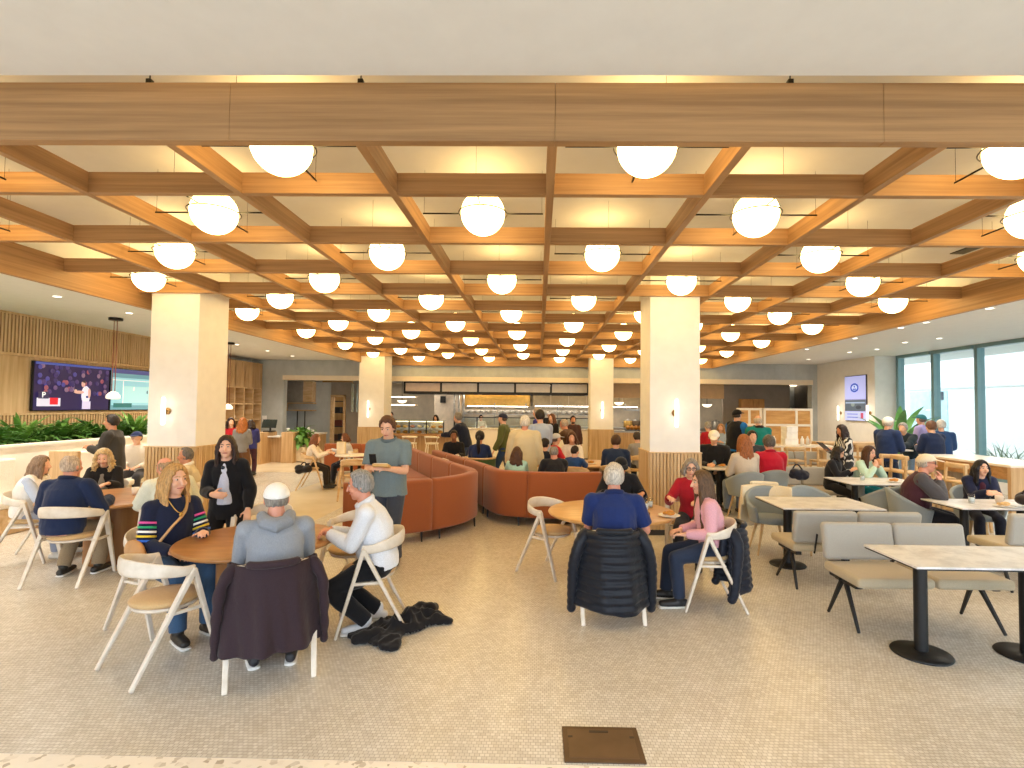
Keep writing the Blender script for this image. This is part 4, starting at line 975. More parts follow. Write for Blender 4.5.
for k, (dx, dy, h_, w_) in enumerate(((-.22, 0, .15, .3), (-.22, 0, .15, .27), (-.22, 0, .12, .28))):
    z = 1.041 + (0, .151, .302)[k]
    o = MB().box((0, 0, h_ / 2), (w_, .22, h_), rotz(.1 * k)).build('paper_stack', plain('#F2F0EC', .6), bevel=.006, loc=(HT.x + dx + .05, HT.y, z)); tag(o, 'white menu box on the high table, %s of the pile' % ('bottom', 'middle', 'top')[k], 'box')
for k, dx in enumerate((-.52, .12, .24)):
    o = MB().lathe([(.001, 0), (.04, 0), (.04, .13), (.015, .17), (.015, .2), (.001, .2)], (0, 0, 0), 12).build('bottle', plain(['#F0EAE0', '#E8E2D6', '#D8D0C4'][k], .3), None, True, loc=(HT.x + dx, HT.y, 1.041)); tag(o, 'small pale bottle on the high table, %s' % ('left of the menu boxes', 'just right of the menu boxes', 'farther right of the menu boxes')[k], 'bottle')
def make_stool():
    t = thing('bar_stool', '', 'stool'); 
    MB().box((0, 0, .73), (.4, .38, .04)).build('seat', OAKL, t, bevel=.015)
    for sx in (-1, 1):
        MB().bar((sx * .17, .16, .73), (sx * .2, .2, 0), .035, .035).build('leg', OAKL, t); MB().bar((sx * .19, -.17, 1.02), (sx * .21, -.21, 0), .035, .035).build('leg', OAKL, t)
    MB().tube([(-.21, -.14, 1.0), (-.15, -.2, 1.0), (0, -.22, 1.0), (.15, -.2, 1.0), (.21, -.14, 1.0)], [(.04, .014)] * 5, 10, ref=(0, 0, 1)).build('backrest', OAKL, t, True)
    for z, y in ((.3, .19), (.3, -.2), (.55, -.19)): MB().bar((-.2, y, z), (.2, y, z), .022, .03).build('rung', OAKL, t)
    return t
ST = make_stool(); k_ = 0
for (x, y, deg, lab) in ((6.72, 8.35, -90, 'light wood bar stool at the window bar, nearest one'), (6.72, 9.0, -90, 'light wood bar stool at the window bar, second one along'), (6.72, 9.65, -90, 'light wood bar stool at the window bar, third one along'),
                         (at(888, 460, 10.0).x, 10.05, 0, 'light wood stool in front of navy jacket man in white cap'), (HT.x - .35, HT.y - .5, 0, 'light wood bar stool at the high table, left one'), (HT.x + .3, HT.y - .52, 0, 'light wood bar stool at the high table, right one'),
                         (at(862, 460, 12.6).x, 12.62, 0, 'light wood bar stool at counter below the wall screen')):
    o = ST if k_ == 0 else dup(ST, (0, 0, 0)); k_ += 1; o.location = (x, y, .002); o.rotation_euler = (0, 0, rad(deg)); o['label'] = lab; o['group'] = 'light wood bar stools'
t = thing('high_table', 'small bar height white table among the people by windows', 'table', (at(899, 445, 11.2).x - .1, 11.35, 0))
MB().span(-.3, .3, -.3, .3, 1.0, 1.03).build('tabletop', plain('#ECECEA', .3), t, bevel=.006); MB().lathe([(.001, 0), (.22, 0), (.22, .015), (.035, .03), (.035, 1.0), (.001, 1.0)], (0, 0, 0), 24).build('pedestal', BLACK, t, True)
# floor box
c4 = [atz(q, w_, 0) for q, w_ in ((563, 763), (645, 765), (638, 729), (563, 727))]
cx_ = sum(p.x for p in c4) / 4; cy_ = sum(p.y for p in c4) / 4; ww = (c4[1].x - c4[0].x + c4[2].x - c4[3].x) / 2; dd = (c4[3].y - c4[0].y + c4[2].y - c4[1].y) / 2
t = thing('floor_box', 'brown metal floor box cover set in the mosaic floor', 'floor box', (cx_, cy_, 0)); BRN = plain('#5B4632', .45, .4, var=.15)
MB().box((0, 0, .004), (ww, dd, .008)).build('cover', BRN, t, bevel=.003)
MB().box((0, 0, .0085), (ww * .86, dd * .8, .003)).build('lid', plain('#66503A', .45, .4, var=.12), t, bevel=.001)
MB().box((-ww * .02, dd * .33, .011), (ww * .25, dd * .05, .004)).build('slot', plain('#3A2C1E', .5), t)
for s in (-1, 1): MB().box((s * ww * .4, dd * .18, .0095), (ww * .06, dd * .05, .004)).build('latch', plain('#3A2C1E', .5), t)
# ------------------------------------------------------------------ people
SK = {'fair': '#E3B497', 'pale': '#E8C2A8', 'tan': '#C98F6B', 'ruddy': '#D99A80', 'brown': '#8A5A3C'}
EYEW = plain('#CFC8C0', .2, var=.02); IRIS = plain('#3A2A20', .2); LIP = plain('#B5655A', .4)
def ik(a, b_, l1, l2, pole):
    d = b_ - a; L = d.length; mx = (l1 + l2) * .995
    if L > mx: b_ = a + d * (mx / L); d = b_ - a; L = mx
    t = (l1 * l1 - l2 * l2 + L * L) / (2 * L); h = math.sqrt(max(0, l1 * l1 - t * t)); n = d.normalized(); p = Vector(pole); p = p - n * p.dot(n)
    p = p.normalized() if p.length > 1e-6 else perp(n)
    return a + n * t + p * h, b_
def add_hand(m, w, d, pn, side, fr, curl, k):
    d = d.normalized(); pn = (pn - d * pn.dot(d)); pn = pn.normalized() if pn.length > 1e-4 else perp(d); th = d.cross(pn) * side; th.normalize()
    m.tube([w - d * .01, w + d * .03 * k, w + d * .09 * k], [(.03 * k, .019), (.038 * k, .017), (.041 * k, .015)], 10, 'round', ref=th)
    for i, L in enumerate((.07, .08, .074, .057)):
        p = w + d * (.085 - .004 * abs(i - 1.3)) * k + th * (.030 - .0205 * i) * k; pts = [p]; a = rad(curl * .35)
        for f_ in (.45, .32, .23): dd = d * math.cos(a) + pn * math.sin(a) + th * (.06 - .04 * i); p = p + dd * L * f_ * k; pts.append(p); a += rad(curl * (.8 + .1 * i))
        m.tube(pts, [fr, fr * .95, fr * .9, fr * .78], 7)
    p = w + d * .022 * k + th * .03 * k; q = p + (d * .55 + th * .8 + pn * .25).normalized() * .042 * k; r = q + (d * .9 + th * .3 + pn * .35).normalized() * .034 * k
    m.tube([p, q, r], [fr * 1.3, fr * 1.1, fr * .9], 7)
def clampz(m, z0, f):
    m.v = [(x, y, max(z, z0)) if f else (x, y, min(z, z0)) for x, y, z in m.v]
def scalp(m, kind, r_, rr, vox, cap=None):
    N = 330; ga = PI * (3 - math.sqrt(5))
    for i in range(N):
        z = 1 - 2 * (i + .5) / N; q = math.sqrt(1 - z * z); a = i * ga; x, y = q * math.cos(a), q * math.sin(a); el = math.degrees(math.asin(z)); az = abs(math.degrees(math.atan2(x, y)))   # az 0 = face
        if cap and el > -4: continue
        if kind == 'bald': ok = (-38 < el < 14 and az > 78)
        elif kind == 'thin': ok = (-38 < el and az > 78) and (el < 60)
        elif kind == 'high': ok = el > (52 if az < 55 else (8 if az < 85 else -36)) and not (az < 75 and el < 60)
        elif kind in ('long', 'bob'): ok = el > (44 if az < 38 else (20 if az < 52 else -30))
        else: ok = el > (47 if az < 42 else (33 if az < 62 else (-6 if az < 88 else -38)))
        if not ok: continue
        j = 1 + .06 * r_.random()
        off = .0 if kind in ('bald', 'thin') else (.016 if kind == 'curly' else .005)
        c = V(x * (.074 + off) * j, y * (.094 + off) * j, z * (.097 + off) * j + .02)
        m.ell(c, (rr, rr, rr * (1.25 if kind != 'curly' else 1)), None, 8, 6)
PEOPLE = []; PK = [0]
def patterned():
    if 'pat' in MATS: return MATS['pat']
    m, nt, b = nodes('patterned_cloth'); v = coords(nt); w_ = nt.nodes.new('ShaderNodeTexWave'); nt.links.new(v, w_.inputs['Vector'])
    w_.inputs['Scale'].default_value = 5; w_.inputs['Distortion'].default_value = 14; w_.inputs['Detail'].default_value = 1.5
    nt.links.new(ramp(nt, w_.outputs['Fac'], lin('#15161A'), lin('#D9D8D4'), .52, .6), b.inputs['Base Color']); b.inputs['Roughness'].default_value = .8
    MATS['pat'] = m; return m
def person(label, x, yt, D, pose, deg, lean=8, side=0, hy=0, hp=0, hr=0, L='table', R='table', hair=('short', '#4A3526'), sk='fair', top=('#1F2A44', 'long'), infl=.015, hem=None, collar=None, front=None,
           pants='#2B2E38', shoes='#26241F', g=1., fem=False, feet=None, cap=None, glasses=False, beard=None, krange=(.84, 1.1), seat=.485, curl=38, stripes=None, face=None, hlen=.3, extra=None, twist=0, scarf=None, kx=None, vest=None, hood=None, sleevec=None, sole=None):
    PK[0] += 1; seed = PK[0]; r_ = random.Random(seed * 13); sit = pose == 'sit'
    near = D < 5.8
    vox = .0068 if D < 5.7 else (.0095 if D < 7.7 else (.013 if D < 11 else .016)); fr = max(.0088, vox * .78); cv = max(.0085, vox * 1.05)
    tgt = at(x, yt, D); zt = tgt.z - (.012 if cap else .008)
    ul = V(math.sin(rad(side)) * .7, math.sin(rad(lean * .7)), math.cos(rad(lean * .7))).normalized(); uh = V(math.sin(rad(side * 1.2)), math.sin(rad(lean * 1.25)), math.cos(rad(lean * 1.25))).normalized()
    nk = V(math.sin(rad(side * .6)), math.sin(rad(lean * .55 + hp * .35)), math.cos(rad(lean * .55 + hp * .35))).normalized()
    ext = ul.z * .29 + uh.z * .225 + nk.z * .15 + .117 * math.cos(rad(min(50, abs(hp))))
    pz0 = seat + .065
    k = (zt - pz0) / ext if sit else zt / (.925 + ext)
    k = kx or max(krange[0], min(krange[1], k))
    pz = pz0 if sit else .925 * k
    pel = V(0, 0, pz); chest = pel + ul * .29 * k; nb = chest + uh * .225 * k; hc = nb + nk * .15 * k + V(0, .012, 0)
    Hm = (Matrix.Rotation(rad(hy), 3, 'Z') @ Matrix.Rotation(rad(-hp - lean * .15), 3, 'X') @ Matrix.Rotation(rad(hr), 3, 'Y'))
    hw = rotz(rad(deg)) @ hc
    root = thing('person', label, 'person', (tgt.x - hw.x, tgt.y - hw.y, .0), rad(deg))
    root['shift'] = k; del root['shift']
    Tw = rotz(rad(twist)); rx = Tw @ V(1, 0, 0)
    sw = (.158 if fem else .182) * k * (.5 + .5 * g); hpw = .088 * k
    # arms
    def preset(nm, s_):
        if not isinstance(nm, str): return V(*nm)
        T = {'table': (.12, .40, .795), 'tablewide': (.23, .34, .80), 'lap': (.10, .28, pz + .12), 'mouth': (.04, hc.y + .13, hc.z - .215), 'chin': (.05, hc.y + .10, hc.z - .22), 'side': (.25 * g, .05, pz - .12 if not sit else pz + .03), 'belly': (.06, nb.y + .22, pz + .14), 'hold': (.09, nb.y + .28, pz + .22), 'reach': (.14, nb.y + .42, pz + .2), 'low': (.22, .12, pz - .05), 'clasp': (.035, .42, .80), 'phone': (.07, nb.y + .27, pz + .28)}[nm]
        return V(T[0] * s_, T[1], T[2])
    arms = []
    for s_, nm in ((-1, L), (1, R)):
        sh = nb + rx * (s_ * sw * .97) - uh * .07 * k + V(0, .0, 0); t_ = preset(nm, s_)
        pole = V(s_ * .45, -.45, -.9) if nm not in ('mouth', 'chin') else V(s_ * .7, .15, -1)
        el, wr = ik(sh, t_, .285 * k, .255 * k, pole); d = (wr - el).normalized()
        pn = V(-s_ * .75, .1, -.5) if nm in ('mouth', 'chin', 'phone', 'hold', 'side', 'clasp') else V(0, .05, -1)
        hd = d
        if nm in ('table', 'tablewide'): hd = V(-s_ * .5, .85, -.08)
        if nm == 'clasp': hd = V(-s_ * .75, .6, 0)
        if nm == 'belly': hd = V(-s_ * .9, .25, -.1); pn = V(0, -1, -.1)
        if nm in ('mouth', 'chin'): hd = V(-s_ * .45, .1, .9); pn = V(-s_ * .6, -.7, .1)
        arms.append((s_, sh, el, wr, hd, pn))
    # legs
    legs = []
    for s_ in (-1, 1):
        hp_ = pel + V(s_ * hpw, .0, -.02)
        if sit:
            a = V(s_ * .11, .44 * k, .085) if feet is None else V(*feet[0 if s_ < 0 else 1]); kn, an = ik(hp_, a, .43 * k, .42 * k, (s_ * .12, 1, 1.2))
        else:
            a = V(s_ * .10, -.01, .085) if feet is None else V(*feet[0 if s_ < 0 else 1]); kn, an = ik(hp_, a, .43 * k, .425 * k, (s_ * .1, 1, 0))
        legs.append((s_, hp_, kn, an))
    tg = .5 + .5 * g
    def torso(m, e, z0=-.07, n=20):
        secs = [(z0, (.150 if sit else .172) * g, (.112 if sit else .125) * g), (.02, (.165 if fem else .16) * g, .12 * g), (.14, (.135 if fem else .156) * g, .112 * g)]
        pts, rr = [], []
        dn = ul if sit or z0 > -.08 else V(0, 0, 1)
        for zz, a, b_ in secs:
            pts.append(pel + (ul if zz > 0 else dn) * zz * k); rr.append((a * k + e, b_ * k + e))
        for q, a, b_ in ((.0, .158 * tg, .122 * g if not fem else .128 * g), (.11, .168 * tg, .112 * tg), (.165, .15 * tg, .09), (.205, .105, .072), (.235, .062, .06)):
            pts.append(chest + uh * q * k); rr.append((a * k + e, b_ * k + e))
        m.tube(pts, rr, n, 'flat', ref=rx)
        if g > 1.1 and sit: m.ell(pel + ul * .12 * k + V(0, .04 * g, 0), (.135 * g * k + e, .115 * g * k + e, .13 * k + e))
    b = MB(); torso(b, 0)
    b.tube([nb - nk * .03, nb + nk * .05 * k, hc - Hm @ V(0, .015, .05)], [.06 * tg, .053 * tg, .052], 12)
    b.ell(hc + Hm @ V(0, 0, .02) * k, (.076 * k, .096 * k, .097 * k), Hm, 18, 12); b.ell(hc + Hm @ V(0, .026, -.055) * k, (.057 * k, .066 * k, .066 * k), Hm); b.ell(hc + Hm @ V(0, .06, -.098) * k, (.024, .024, .02), Hm)
    b.tube([hc + Hm @ V(0, .093, .018) * k, hc + Hm @ V(0, .106, -.012) * k, hc + Hm @ V(0, .113, -.03) * k], [.009, .0115, .0145], 8)
    for s_ in (-1, 1):
        b.ell(hc + Hm @ V(s_ * .079, -.006, -.008) * k, (.011, .022, .033), Hm @ Matrix.Rotation(rad(s_ * 18), 3, 'Z')); b.ell(hc + Hm @ V(s_ * .034, .068, -.028) * k, (.028, .024, .024), Hm)
    for s_, sh, el, wr, hd, pn in arms:
        b.tube([nb - uh * .03 * k + rx * s_ * .05, sh], [.046 * k, .05 * k * tg], 10); b.ell(sh, (.056 * k * tg,) * 3); b.tube([sh, sh.lerp(el, .5), el], [.054 * k * tg, .049 * k * tg, .041 * k], 10)
        b.tube([el, el.lerp(wr, .3), wr], [.041 * k, .042 * k * tg, .028 * k], 10); add_hand(b, wr, hd, pn, s_, fr, curl, max(.9, k))
    for s_, hp_, kn, an in legs:
        b.tube([hp_, hp_.lerp(kn, .5), kn], [.088 * k * tg, .076 * k * tg, .056 * k], 12); b.tube([kn, kn.lerp(an, .33), an], [.056 * k, .056 * k * tg, .038 * k], 12); b.tube([an + V(0, -.04, -.035), an + V(0, .12, -.05)], [.032, .026], 8)
    b.solid('body', skin(SK[sk]), root, vox, 3)
    # clothes
    tc, sl = top; c = MB(); hz = hem if hem is not None else (-.06 if sit else -.09)
    if not sit and hz < -.1: torso(c, infl, hz)
    else: torso(c, infl, hz)
    for s_, sh, el, wr, hd, pn in arms:
        if sl == 'none': c.tube([nb - uh * .04 * k + rx * s_ * .05, sh + rx * s_ * .01], [.05 * k + infl, .056 * k * tg + infl], 12, 'flat'); continue
        c.tube([nb - uh * .035 * k + rx * s_ * .05, sh], [.043 * k + infl, .049 * k * tg + infl], 12); c.ell(sh, (.056 * k * tg + infl,) * 3)
        c.tube([sh, sh.lerp(el, .5), el] if sl == 'long' else [sh, sh.lerp(el, .5), sh.lerp(el, .78)], [.055 * k * tg + infl, .05 * k * tg + infl * 1.1, .044 * k + infl * (1.1 if sl == 'long' else 1.6)], 12, 'flat')
        if sl == 'long':
            c.ell(el, (.044 * k + infl * 1.05,) * 3); c.tube([el, el.lerp(wr, .4), wr - (wr - el).normalized() * .012], [.044 * k + infl, .043 * k * tg + infl, .03 * k + infl * .9], 12, 'flat')
    fa = patterned() if tc == 'PATTERN' else fabric(tc, folds=.4)
    c.solid('jacket' if infl > .022 else 'shirt', fa, root, cv, 3, .0055 if infl < .022 else .009, 11, seed)
    if collar:
        ring = [nb - uh * .012 + rx * ((.064 * k + infl) * math.cos(a)) + (rx.cross(uh) * -1) * ((.062 * k + infl) * math.sin(a)) + uh * (.022 - .014 * math.sin(a)) for a in [2 * PI * i / 24 for i in range(24)]]
        m = MB(); m.tube(ring, [(.024, .011)] * 24, 8, 'flat', ref=uh, closed=True); m.build('collar', fabric(collar), root, True)
    if front:
        m = MB(); fw = V(0, 1, 0) * (.034 + infl * .95)
        m.tube([pel + ul * .02 * k + fw, pel + ul * .14 * k + fw, chest + fw, chest + uh * .12 * k + fw * .8, chest + uh * .2 * k + fw * .35], [(.1 * k, .112 * g * k), (.09 * k, .1 * g * k), (.084 * k, .105 * k), (.07 * k, .086 * k), (.045 * k, .06 * k)], 16, 'flat', ref=rx)
        m.solid('blouse', fabric(front), root, cv, 3, .003, 10, seed)
    p = MB(); pe = .013
    p.tube([pel + ul * .09 * k, pel + ul * .02 * k, pel - (ul if sit else V(0, 0, 1)) * .08 * k], [(.138 * g * k, .10 * g * k), (.152 * g * k + pe * .5, .11 * g * k + pe * .5), (.14 * g * k, .11 * g * k)], 18, 'flat', ref=(1, 0, 0))
    for s_, hp_, kn, an in legs:
        p.tube([hp_, hp_.lerp(kn, .5), kn], [.092 * k * tg + pe, .08 * k * tg + pe, .06 * k + pe], 14); p.tube([kn, kn.lerp(an, .35), an + V(0, 0, .01)], [.06 * k + pe, .06 * k * tg + pe, .05 * k + pe], 14, 'flat')
    p.solid('trousers', fabric(pants, folds=.4), root, cv, 3, .006, 9, seed + 1)
    for s_, hp_, kn, an in legs:
        fd = V(s_ * .12, 1, 0).normalized(); a0 = an + V(0, 0, -.04); tip = 0.
        if an.z > .12: fd = V(s_ * .05, .55, -.85).normalized()
        m = MB(); m.tube([a0 - fd * .05, a0 + fd * .03, a0 + fd * .12, a0 + fd * .17], [(.037, .04), (.042, .043), (.045, .032), (.038, .026)], 12, ref=fd.cross(V(0, 0, 1))); m.tube([an + V(0, 0, .03), a0], [.046, .04], 10)
        if an.z <= .12: clampz(m, .018, True)
        so = m.solid('shoe', plain(shoes, .5, var=.2), root, max(.008, vox), 2)
        if near and an.z <= .12:
            q = MB(); q.tube([a0 - fd * .06 + V(0, 0, .012 - a0.z), a0 + fd * .05 + V(0, 0, .012 - a0.z), a0 + fd * .19 + V(0, 0, .012 - a0.z)], [(.04, .012), (.043, .012), (.04, .012)], 12, ref=(1, 0, 0)); q.build('sole', plain(sole or '#E6E4DF', .6), so, True)
    # head
    hk, hcol = hair; HT_ = hairm(hcol); m = MB(); rr = (.0165 if hk != 'curly' else .026)
    if hk != 'none':
        hm = MB(); scalp(hm, hk, r_, rr, vox, cap); m.add([hc + Hm @ (Vector(v_) * k) for v_ in hm.v], hm.f)
        if hk in ('long', 'bob', 'curly'):
            n = 74
            for i in range(n):
                a = rad(60 + 240 * (i + .5) / n + r_.uniform(-3, 3)); az = a if a < PI else 2 * PI - a; back = az > rad(115); ln = hlen * (.85 + .3 * r_.random())
                if hk == 'bob': ln = min(ln, .24)
                p0 = hc + Hm @ (V(math.sin(a) * .08, math.cos(a) * .098, .05) * k); dr = Hm @ V(math.sin(a), math.cos(a), 0); dr.z = 0; dr.normalize(); pts = [p0]; ph = r_.random() * 6.28
                for j in range(1, 8):
                    t_ = j / 7; o_ = .006 + (.055 if back else .016) * t_ ** 1.3 + (.009 * math.sin(ph + t_ * 8) if hk != 'curly' else .03 * math.sin(ph + t_ * 14))
                    pts.append(V(p0.x, p0.y, p0.z - ln * t_) + dr * o_ + V(.007 * math.sin(ph * 2 + 7 * t_), 0, 0) + V(0, -.012 * t_ if not back else 0, 0))
                m.tube(pts, [.012, .0135, .014, .014, .0135, .012, .010, .006], 6)
        if hk == 'ponytail':
            p0 = hc + Hm @ V(0, -.11, .02); m.tube([p0, p0 + V(0, -.06, -.03), p0 + V(0, -.07, -.15), p0 + V(.01, -.05, -.3), p0 + V(0, -.05, -.38)], [.03, .035, .042, .035, .012], 10)
        if m.v: m.solid('hair', HT_, root, max(.0068, vox * .8), 1, .0018, 60, seed)
    if beard:
        m = MB()
        for i in range(40):
            a = r_.uniform(-1.25, 1.25); z = r_.uniform(-.115, -.055); m.ell(hc + Hm @ V(math.sin(a) * .058, .026 + math.cos(a) * .066, z) * k, (.012,) * 3, None, 7, 5)
        m.solid('beard', hairm(beard), root, max(.008, vox), 1)
    if cap:
        m = MB(); m.ell((0, 0, 0), (.094, .116, .1), None, 24, 14); clampz(m, -.004, True); tm = Matrix.Rotation(rad(11), 3, 'X'); q = MB(); q.add([hc + Hm @ ((tm @ Vector(v_)) * k + V(0, -.003, .026)) for v_ in m.v], m.f)
        co = q.build('cap', fabric(cap, folds=.1), root, True); q = MB(); q.ell(hc + Hm @ V(0, .132, .05) * k, (.07, .07, .008), Hm @ Matrix.Rotation(rad(-10), 3, 'X')); q.build('visor', fabric(cap, folds=.1), co, True)
    toward = math.cos(rad(deg + hy - 180))
    if D < 9.5 and toward > -.35:
        for s_ in (-1, 1):
            m = MB(); m.ell(hc + Hm @ V(s_ * .031, .0825, .012) * k, (.0118, .0108, .0062), Hm, 12, 8); eo = m.build('eye', EYEW, root, True)
            m = MB(); m.ell(hc + Hm @ V(s_ * .031, .0895, .012) * k, (.0062, .0066, .0066), Hm, 10, 7); m.build('iris', IRIS, eo, True)
            m = MB(); m.tube([hc + Hm @ V(s_ * .013, .096, .033) * k, hc + Hm @ V(s_ * .032, .092, .039) * k, hc + Hm @ V(s_ * .05, .079, .034) * k], [.0035, .0045, .003], 6); m.build('eyebrow', HT_, root, True)
        m = MB(); m.tube([hc + Hm @ V(-.024, .083, -.061) * k, hc + Hm @ V(0, .094, -.06) * k, hc + Hm @ V(.024, .083, -.061) * k], [(.004, .004), (.008, .006), (.004, .004)], 8); m.build('lips', LIP, root, True)
    if glasses:
        m = MB()
        for s_ in (-1, 1):
            m.tube([hc + Hm @ V(s_ * .033 + .026 * math.cos(a), .101, .01 + .02 * math.sin(a)) * k for a in [2 * PI * i / 16 for i in range(16)]], .0035, 6, 'flat', closed=True); m.tube([hc + Hm @ V(s_ * .058, .1, .014) * k, hc + Hm @ V(s_ * .082, 0, .012) * k], .003, 5)
        m.tube([hc + Hm @ V(-.008, .103, .014) * k, hc + Hm @ V(.008, .103, .014) * k], .003, 5); m.build('glasses', BLACK, root, True)
    if sleevec:
        for s_, sh, el, wr, hd, pn in arms:
            m = MB(); e_ = infl + .006; m.ell(sh, (.056 * k * tg + e_,) * 3); m.tube([sh, sh.lerp(el, .5), el], [.055 * k * tg + e_, .05 * k * tg + e_ * 1.1, .044 * k + e_ * 1.1], 12, 'flat'); m.ell(el, (.044 * k + e_ * 1.05,) * 3); m.tube([el, el.lerp(wr, .4), wr - (wr - el).normalized() * .02], [.044 * k + e_, .043 * k * tg + e_, .03 * k + e_], 12, 'flat'); m.solid('sleeve', fabric(sleevec, folds=.4), root, cv, 3, .007, 11, seed + 9)
    if vest:
        m = MB(); torso(m, .045, -.06)
        for s_, sh, el, wr, hd, pn in arms: m.tube([nb - uh * .04 * k + rx * s_ * .05, sh + rx * s_ * .004], [.05 * k + .035, .056 * k * tg + .032], 12, 'flat')
        m.solid('vest', fabric(vest, folds=.5), root, cv, 3, .009, 12, seed + 5)
    if hood:
        m = MB(); m.tube([nb + V(-.09, -.02, .03), nb + V(-.07, -.085, .0), nb + V(0, -.115, -.02), nb + V(.07, -.085, .0), nb + V(.09, -.02, .03)], [(.04, .04), (.055, .045), (.07, .05), (.055, .045), (.04, .04)], 12); m.solid('hood', fabric(hood, folds=.5), root, cv, 2, .006, 12, seed + 6)
    if scarf:
        m = MB(); m.tube([nb + rx * (.085 * math.cos(a)) + V(0, .075 * math.sin(a), .01 + .012 * math.sin(3 * a)) for a in [2 * PI * i / 24 for i in range(24)]], .034, 8, 'flat', closed=True); m.build('scarf', fabric(scarf), root, True)
    if stripes:
        for s_, sh, el, wr, hd, pn in arms:
            for j, col in enumerate(stripes):
                t0 = .36 + .125 * j; q = sh.lerp(el, t0); q2 = sh.lerp(el, t0 + .06); e_ = .05 * k * tg + infl * 1.15 + .004; m = MB(); m.tube([q, q2], [e_, e_ * .985], 20, 'flat'); m.build('sleeve_stripe', fabric(col), root, True)
    info = dict(root=root, arms=arms, hc=hc, Hm=Hm, nb=nb, pel=pel, chest=chest, uh=uh, ul=ul, legs=legs, k=k)
    PEOPLE.append(info); return info
def wloc(info, p): return info['root'].matrix_basis @ Vector(p)
def hand_mid(info, s_):                     # a point just under the fingers of one hand
    a = info['arms'][0 if s_ < 0 else 1]; return a[3] + Vector(a[4]).normalized() * .085 + Vector(a[5]).normalized() * .02
GRAY = '#9A948C'; LGRAY = '#C9C3BA'; DB = '#2A1D16'; BR = '#4A3222'
# round table at front left
blonde = person('blonde woman in navy sweater with coloured sleeve stripes at wooden table', 175, 465, 4.35, 'sit', -122, lean=3, hy=8, L=(-.10, .33, .79), R='lap', hair=('long', '#B98F58'), sk='fair', top=('#1B2138', 'long'), pants='#3C5878', fem=True, stripes=['#D9559A', '#2E9E6A', '#F0EDE6', '#E6C33A', '#3C6FD0'], hlen=.33, shoes='#2A2622')
blazer = person('dark haired woman in black blazer standing behind the wooden table', 227, 436, 5.3, 'stand', 196, lean=8, hy=4, L='low', R='belly', hair=('long', '#33221C'), sk='fair', top=('#15161B', 'long'), infl=.023, front='#C3C9DC', pants='#15151A', fem=True, hlen=.3, krange=(.8, 1.1), hem=-.16)
hood = person('man in grey hoodie and white cap seated with his back to us', 277, 482, 3.78, 'sit', 28, lean=10, hp=4, L='table', R='table', hair=('bald', '#8A847C'), sk='ruddy', cap='#ECEBE7', top=('#8D929A', 'long'), infl=.02, pants='#7F8FA5', shoes='#2B2B30', g=1.2, feet=((-.12, .1, .1), (.12, .06, .1)), hood='#858A92')
white = person('grey haired man in white quarter-zip leaning on the wooden table', 361, 471, 4.4, 'sit', 104, lean=17, hp=4, hy=-6, L='clasp', R='clasp', hair=('short', '#8D8B88'), sk='ruddy', top=('#DDE0E6', 'long'), infl=.018, pants='#17181C', shoes='#D8DADD', g=1.14, feet=((-.13, .1, .085), (.12, .02, .085)), collar='#DDE0E6', )
polo = person('man in grey-green polo shirt standing looking at a phone', 388, 417, 6.0, 'stand', 178, lean=5, hp=22, hy=-2, L='hold', R='hold', hair=('short', '#5A3A28'), sk='fair', top=('#6F7F84', 'short'), infl=.02, pants='#3E434E', g=1.14, collar='#5B6B72', shoes='#2A2420', krange=(.85, 1.08), hem=-.12)
# left rear round table
vest = person('grey-brown haired woman in white puffer vest at left edge', 41, 456, 6.15, 'sit', -75, lean=13, hy=10, L='tablewide', R='table', hair=('bob', '#8A7058'), sk='fair', top=('#B4BFD2', 'long'), infl=.014, vest='#EAE6DE', pants='#8E95A5', fem=True, hlen=.24, shoes='#C9C4BA')
fleece = person('man with thinning hair in navy fleece seated with his back to us', 72, 455, 5.45, 'sit', 8, lean=8, hy=-14, L='tablewide', R='tablewide', hair=('thin', '#B9A48E'), sk='ruddy', top=('#1D2A49', 'long'), infl=.026, pants='#8C7A60', shoes='#23221F', g=1.18, feet=((-.13, .22, .085), (.16, .3, .085)), collar='#16203A')
curly = person('woman with curly blonde hair in black leather jacket facing us', 104, 450, 6.95, 'sit', 206, lean=14, hp=14, L='table', R='table', hair=('curly', '#C2A574'), sk='fair', top=('#1E1C1D', 'long'), infl=.022, front='#8C8478', pants='#2A2A2E', fem=True, hlen=.2)
cream = person('balding man in cream puffer jacket leaning on his hand', 166, 457, 5.9, 'sit', 62, lean=24, hy=20, hp=8, L='chin', R='tablewide', hair=('bald', '#A58A6C'), sk='ruddy', top=('#DCDDCB', 'long'), infl=.036, pants='#4E4A44', g=1.12)
beige = person('grey haired man in beige sweater beside the white column', 186, 448, 7.2, 'sit', 118, lean=8, hy=-8, L='table', R='table', hair=('high', '#6E675F'), sk='tan', top=('#D5C4A2', 'long'), infl=.022, collar='#ECE6DA', pants='#4A463F')
dark = person('dark haired man in dark jacket standing by the planter', 112, 415, 8.6, 'stand', 108, lean=4, hy=6, L='hold', R='hold', hair=('short', '#2B221C'), sk='tan', top=('#3B3732', 'long'), infl=.028, hem=-.16, pants='#5B5346', g=1.1)
person('person in navy cap seated in the booth beside white column', 137, 431, 9.75, 'sit', 200, hair=('short', '#4A4038'), cap='#232F55', top=('#D8CFC2', 'long'), pants='#3A3A40', L='lap', R='lap')
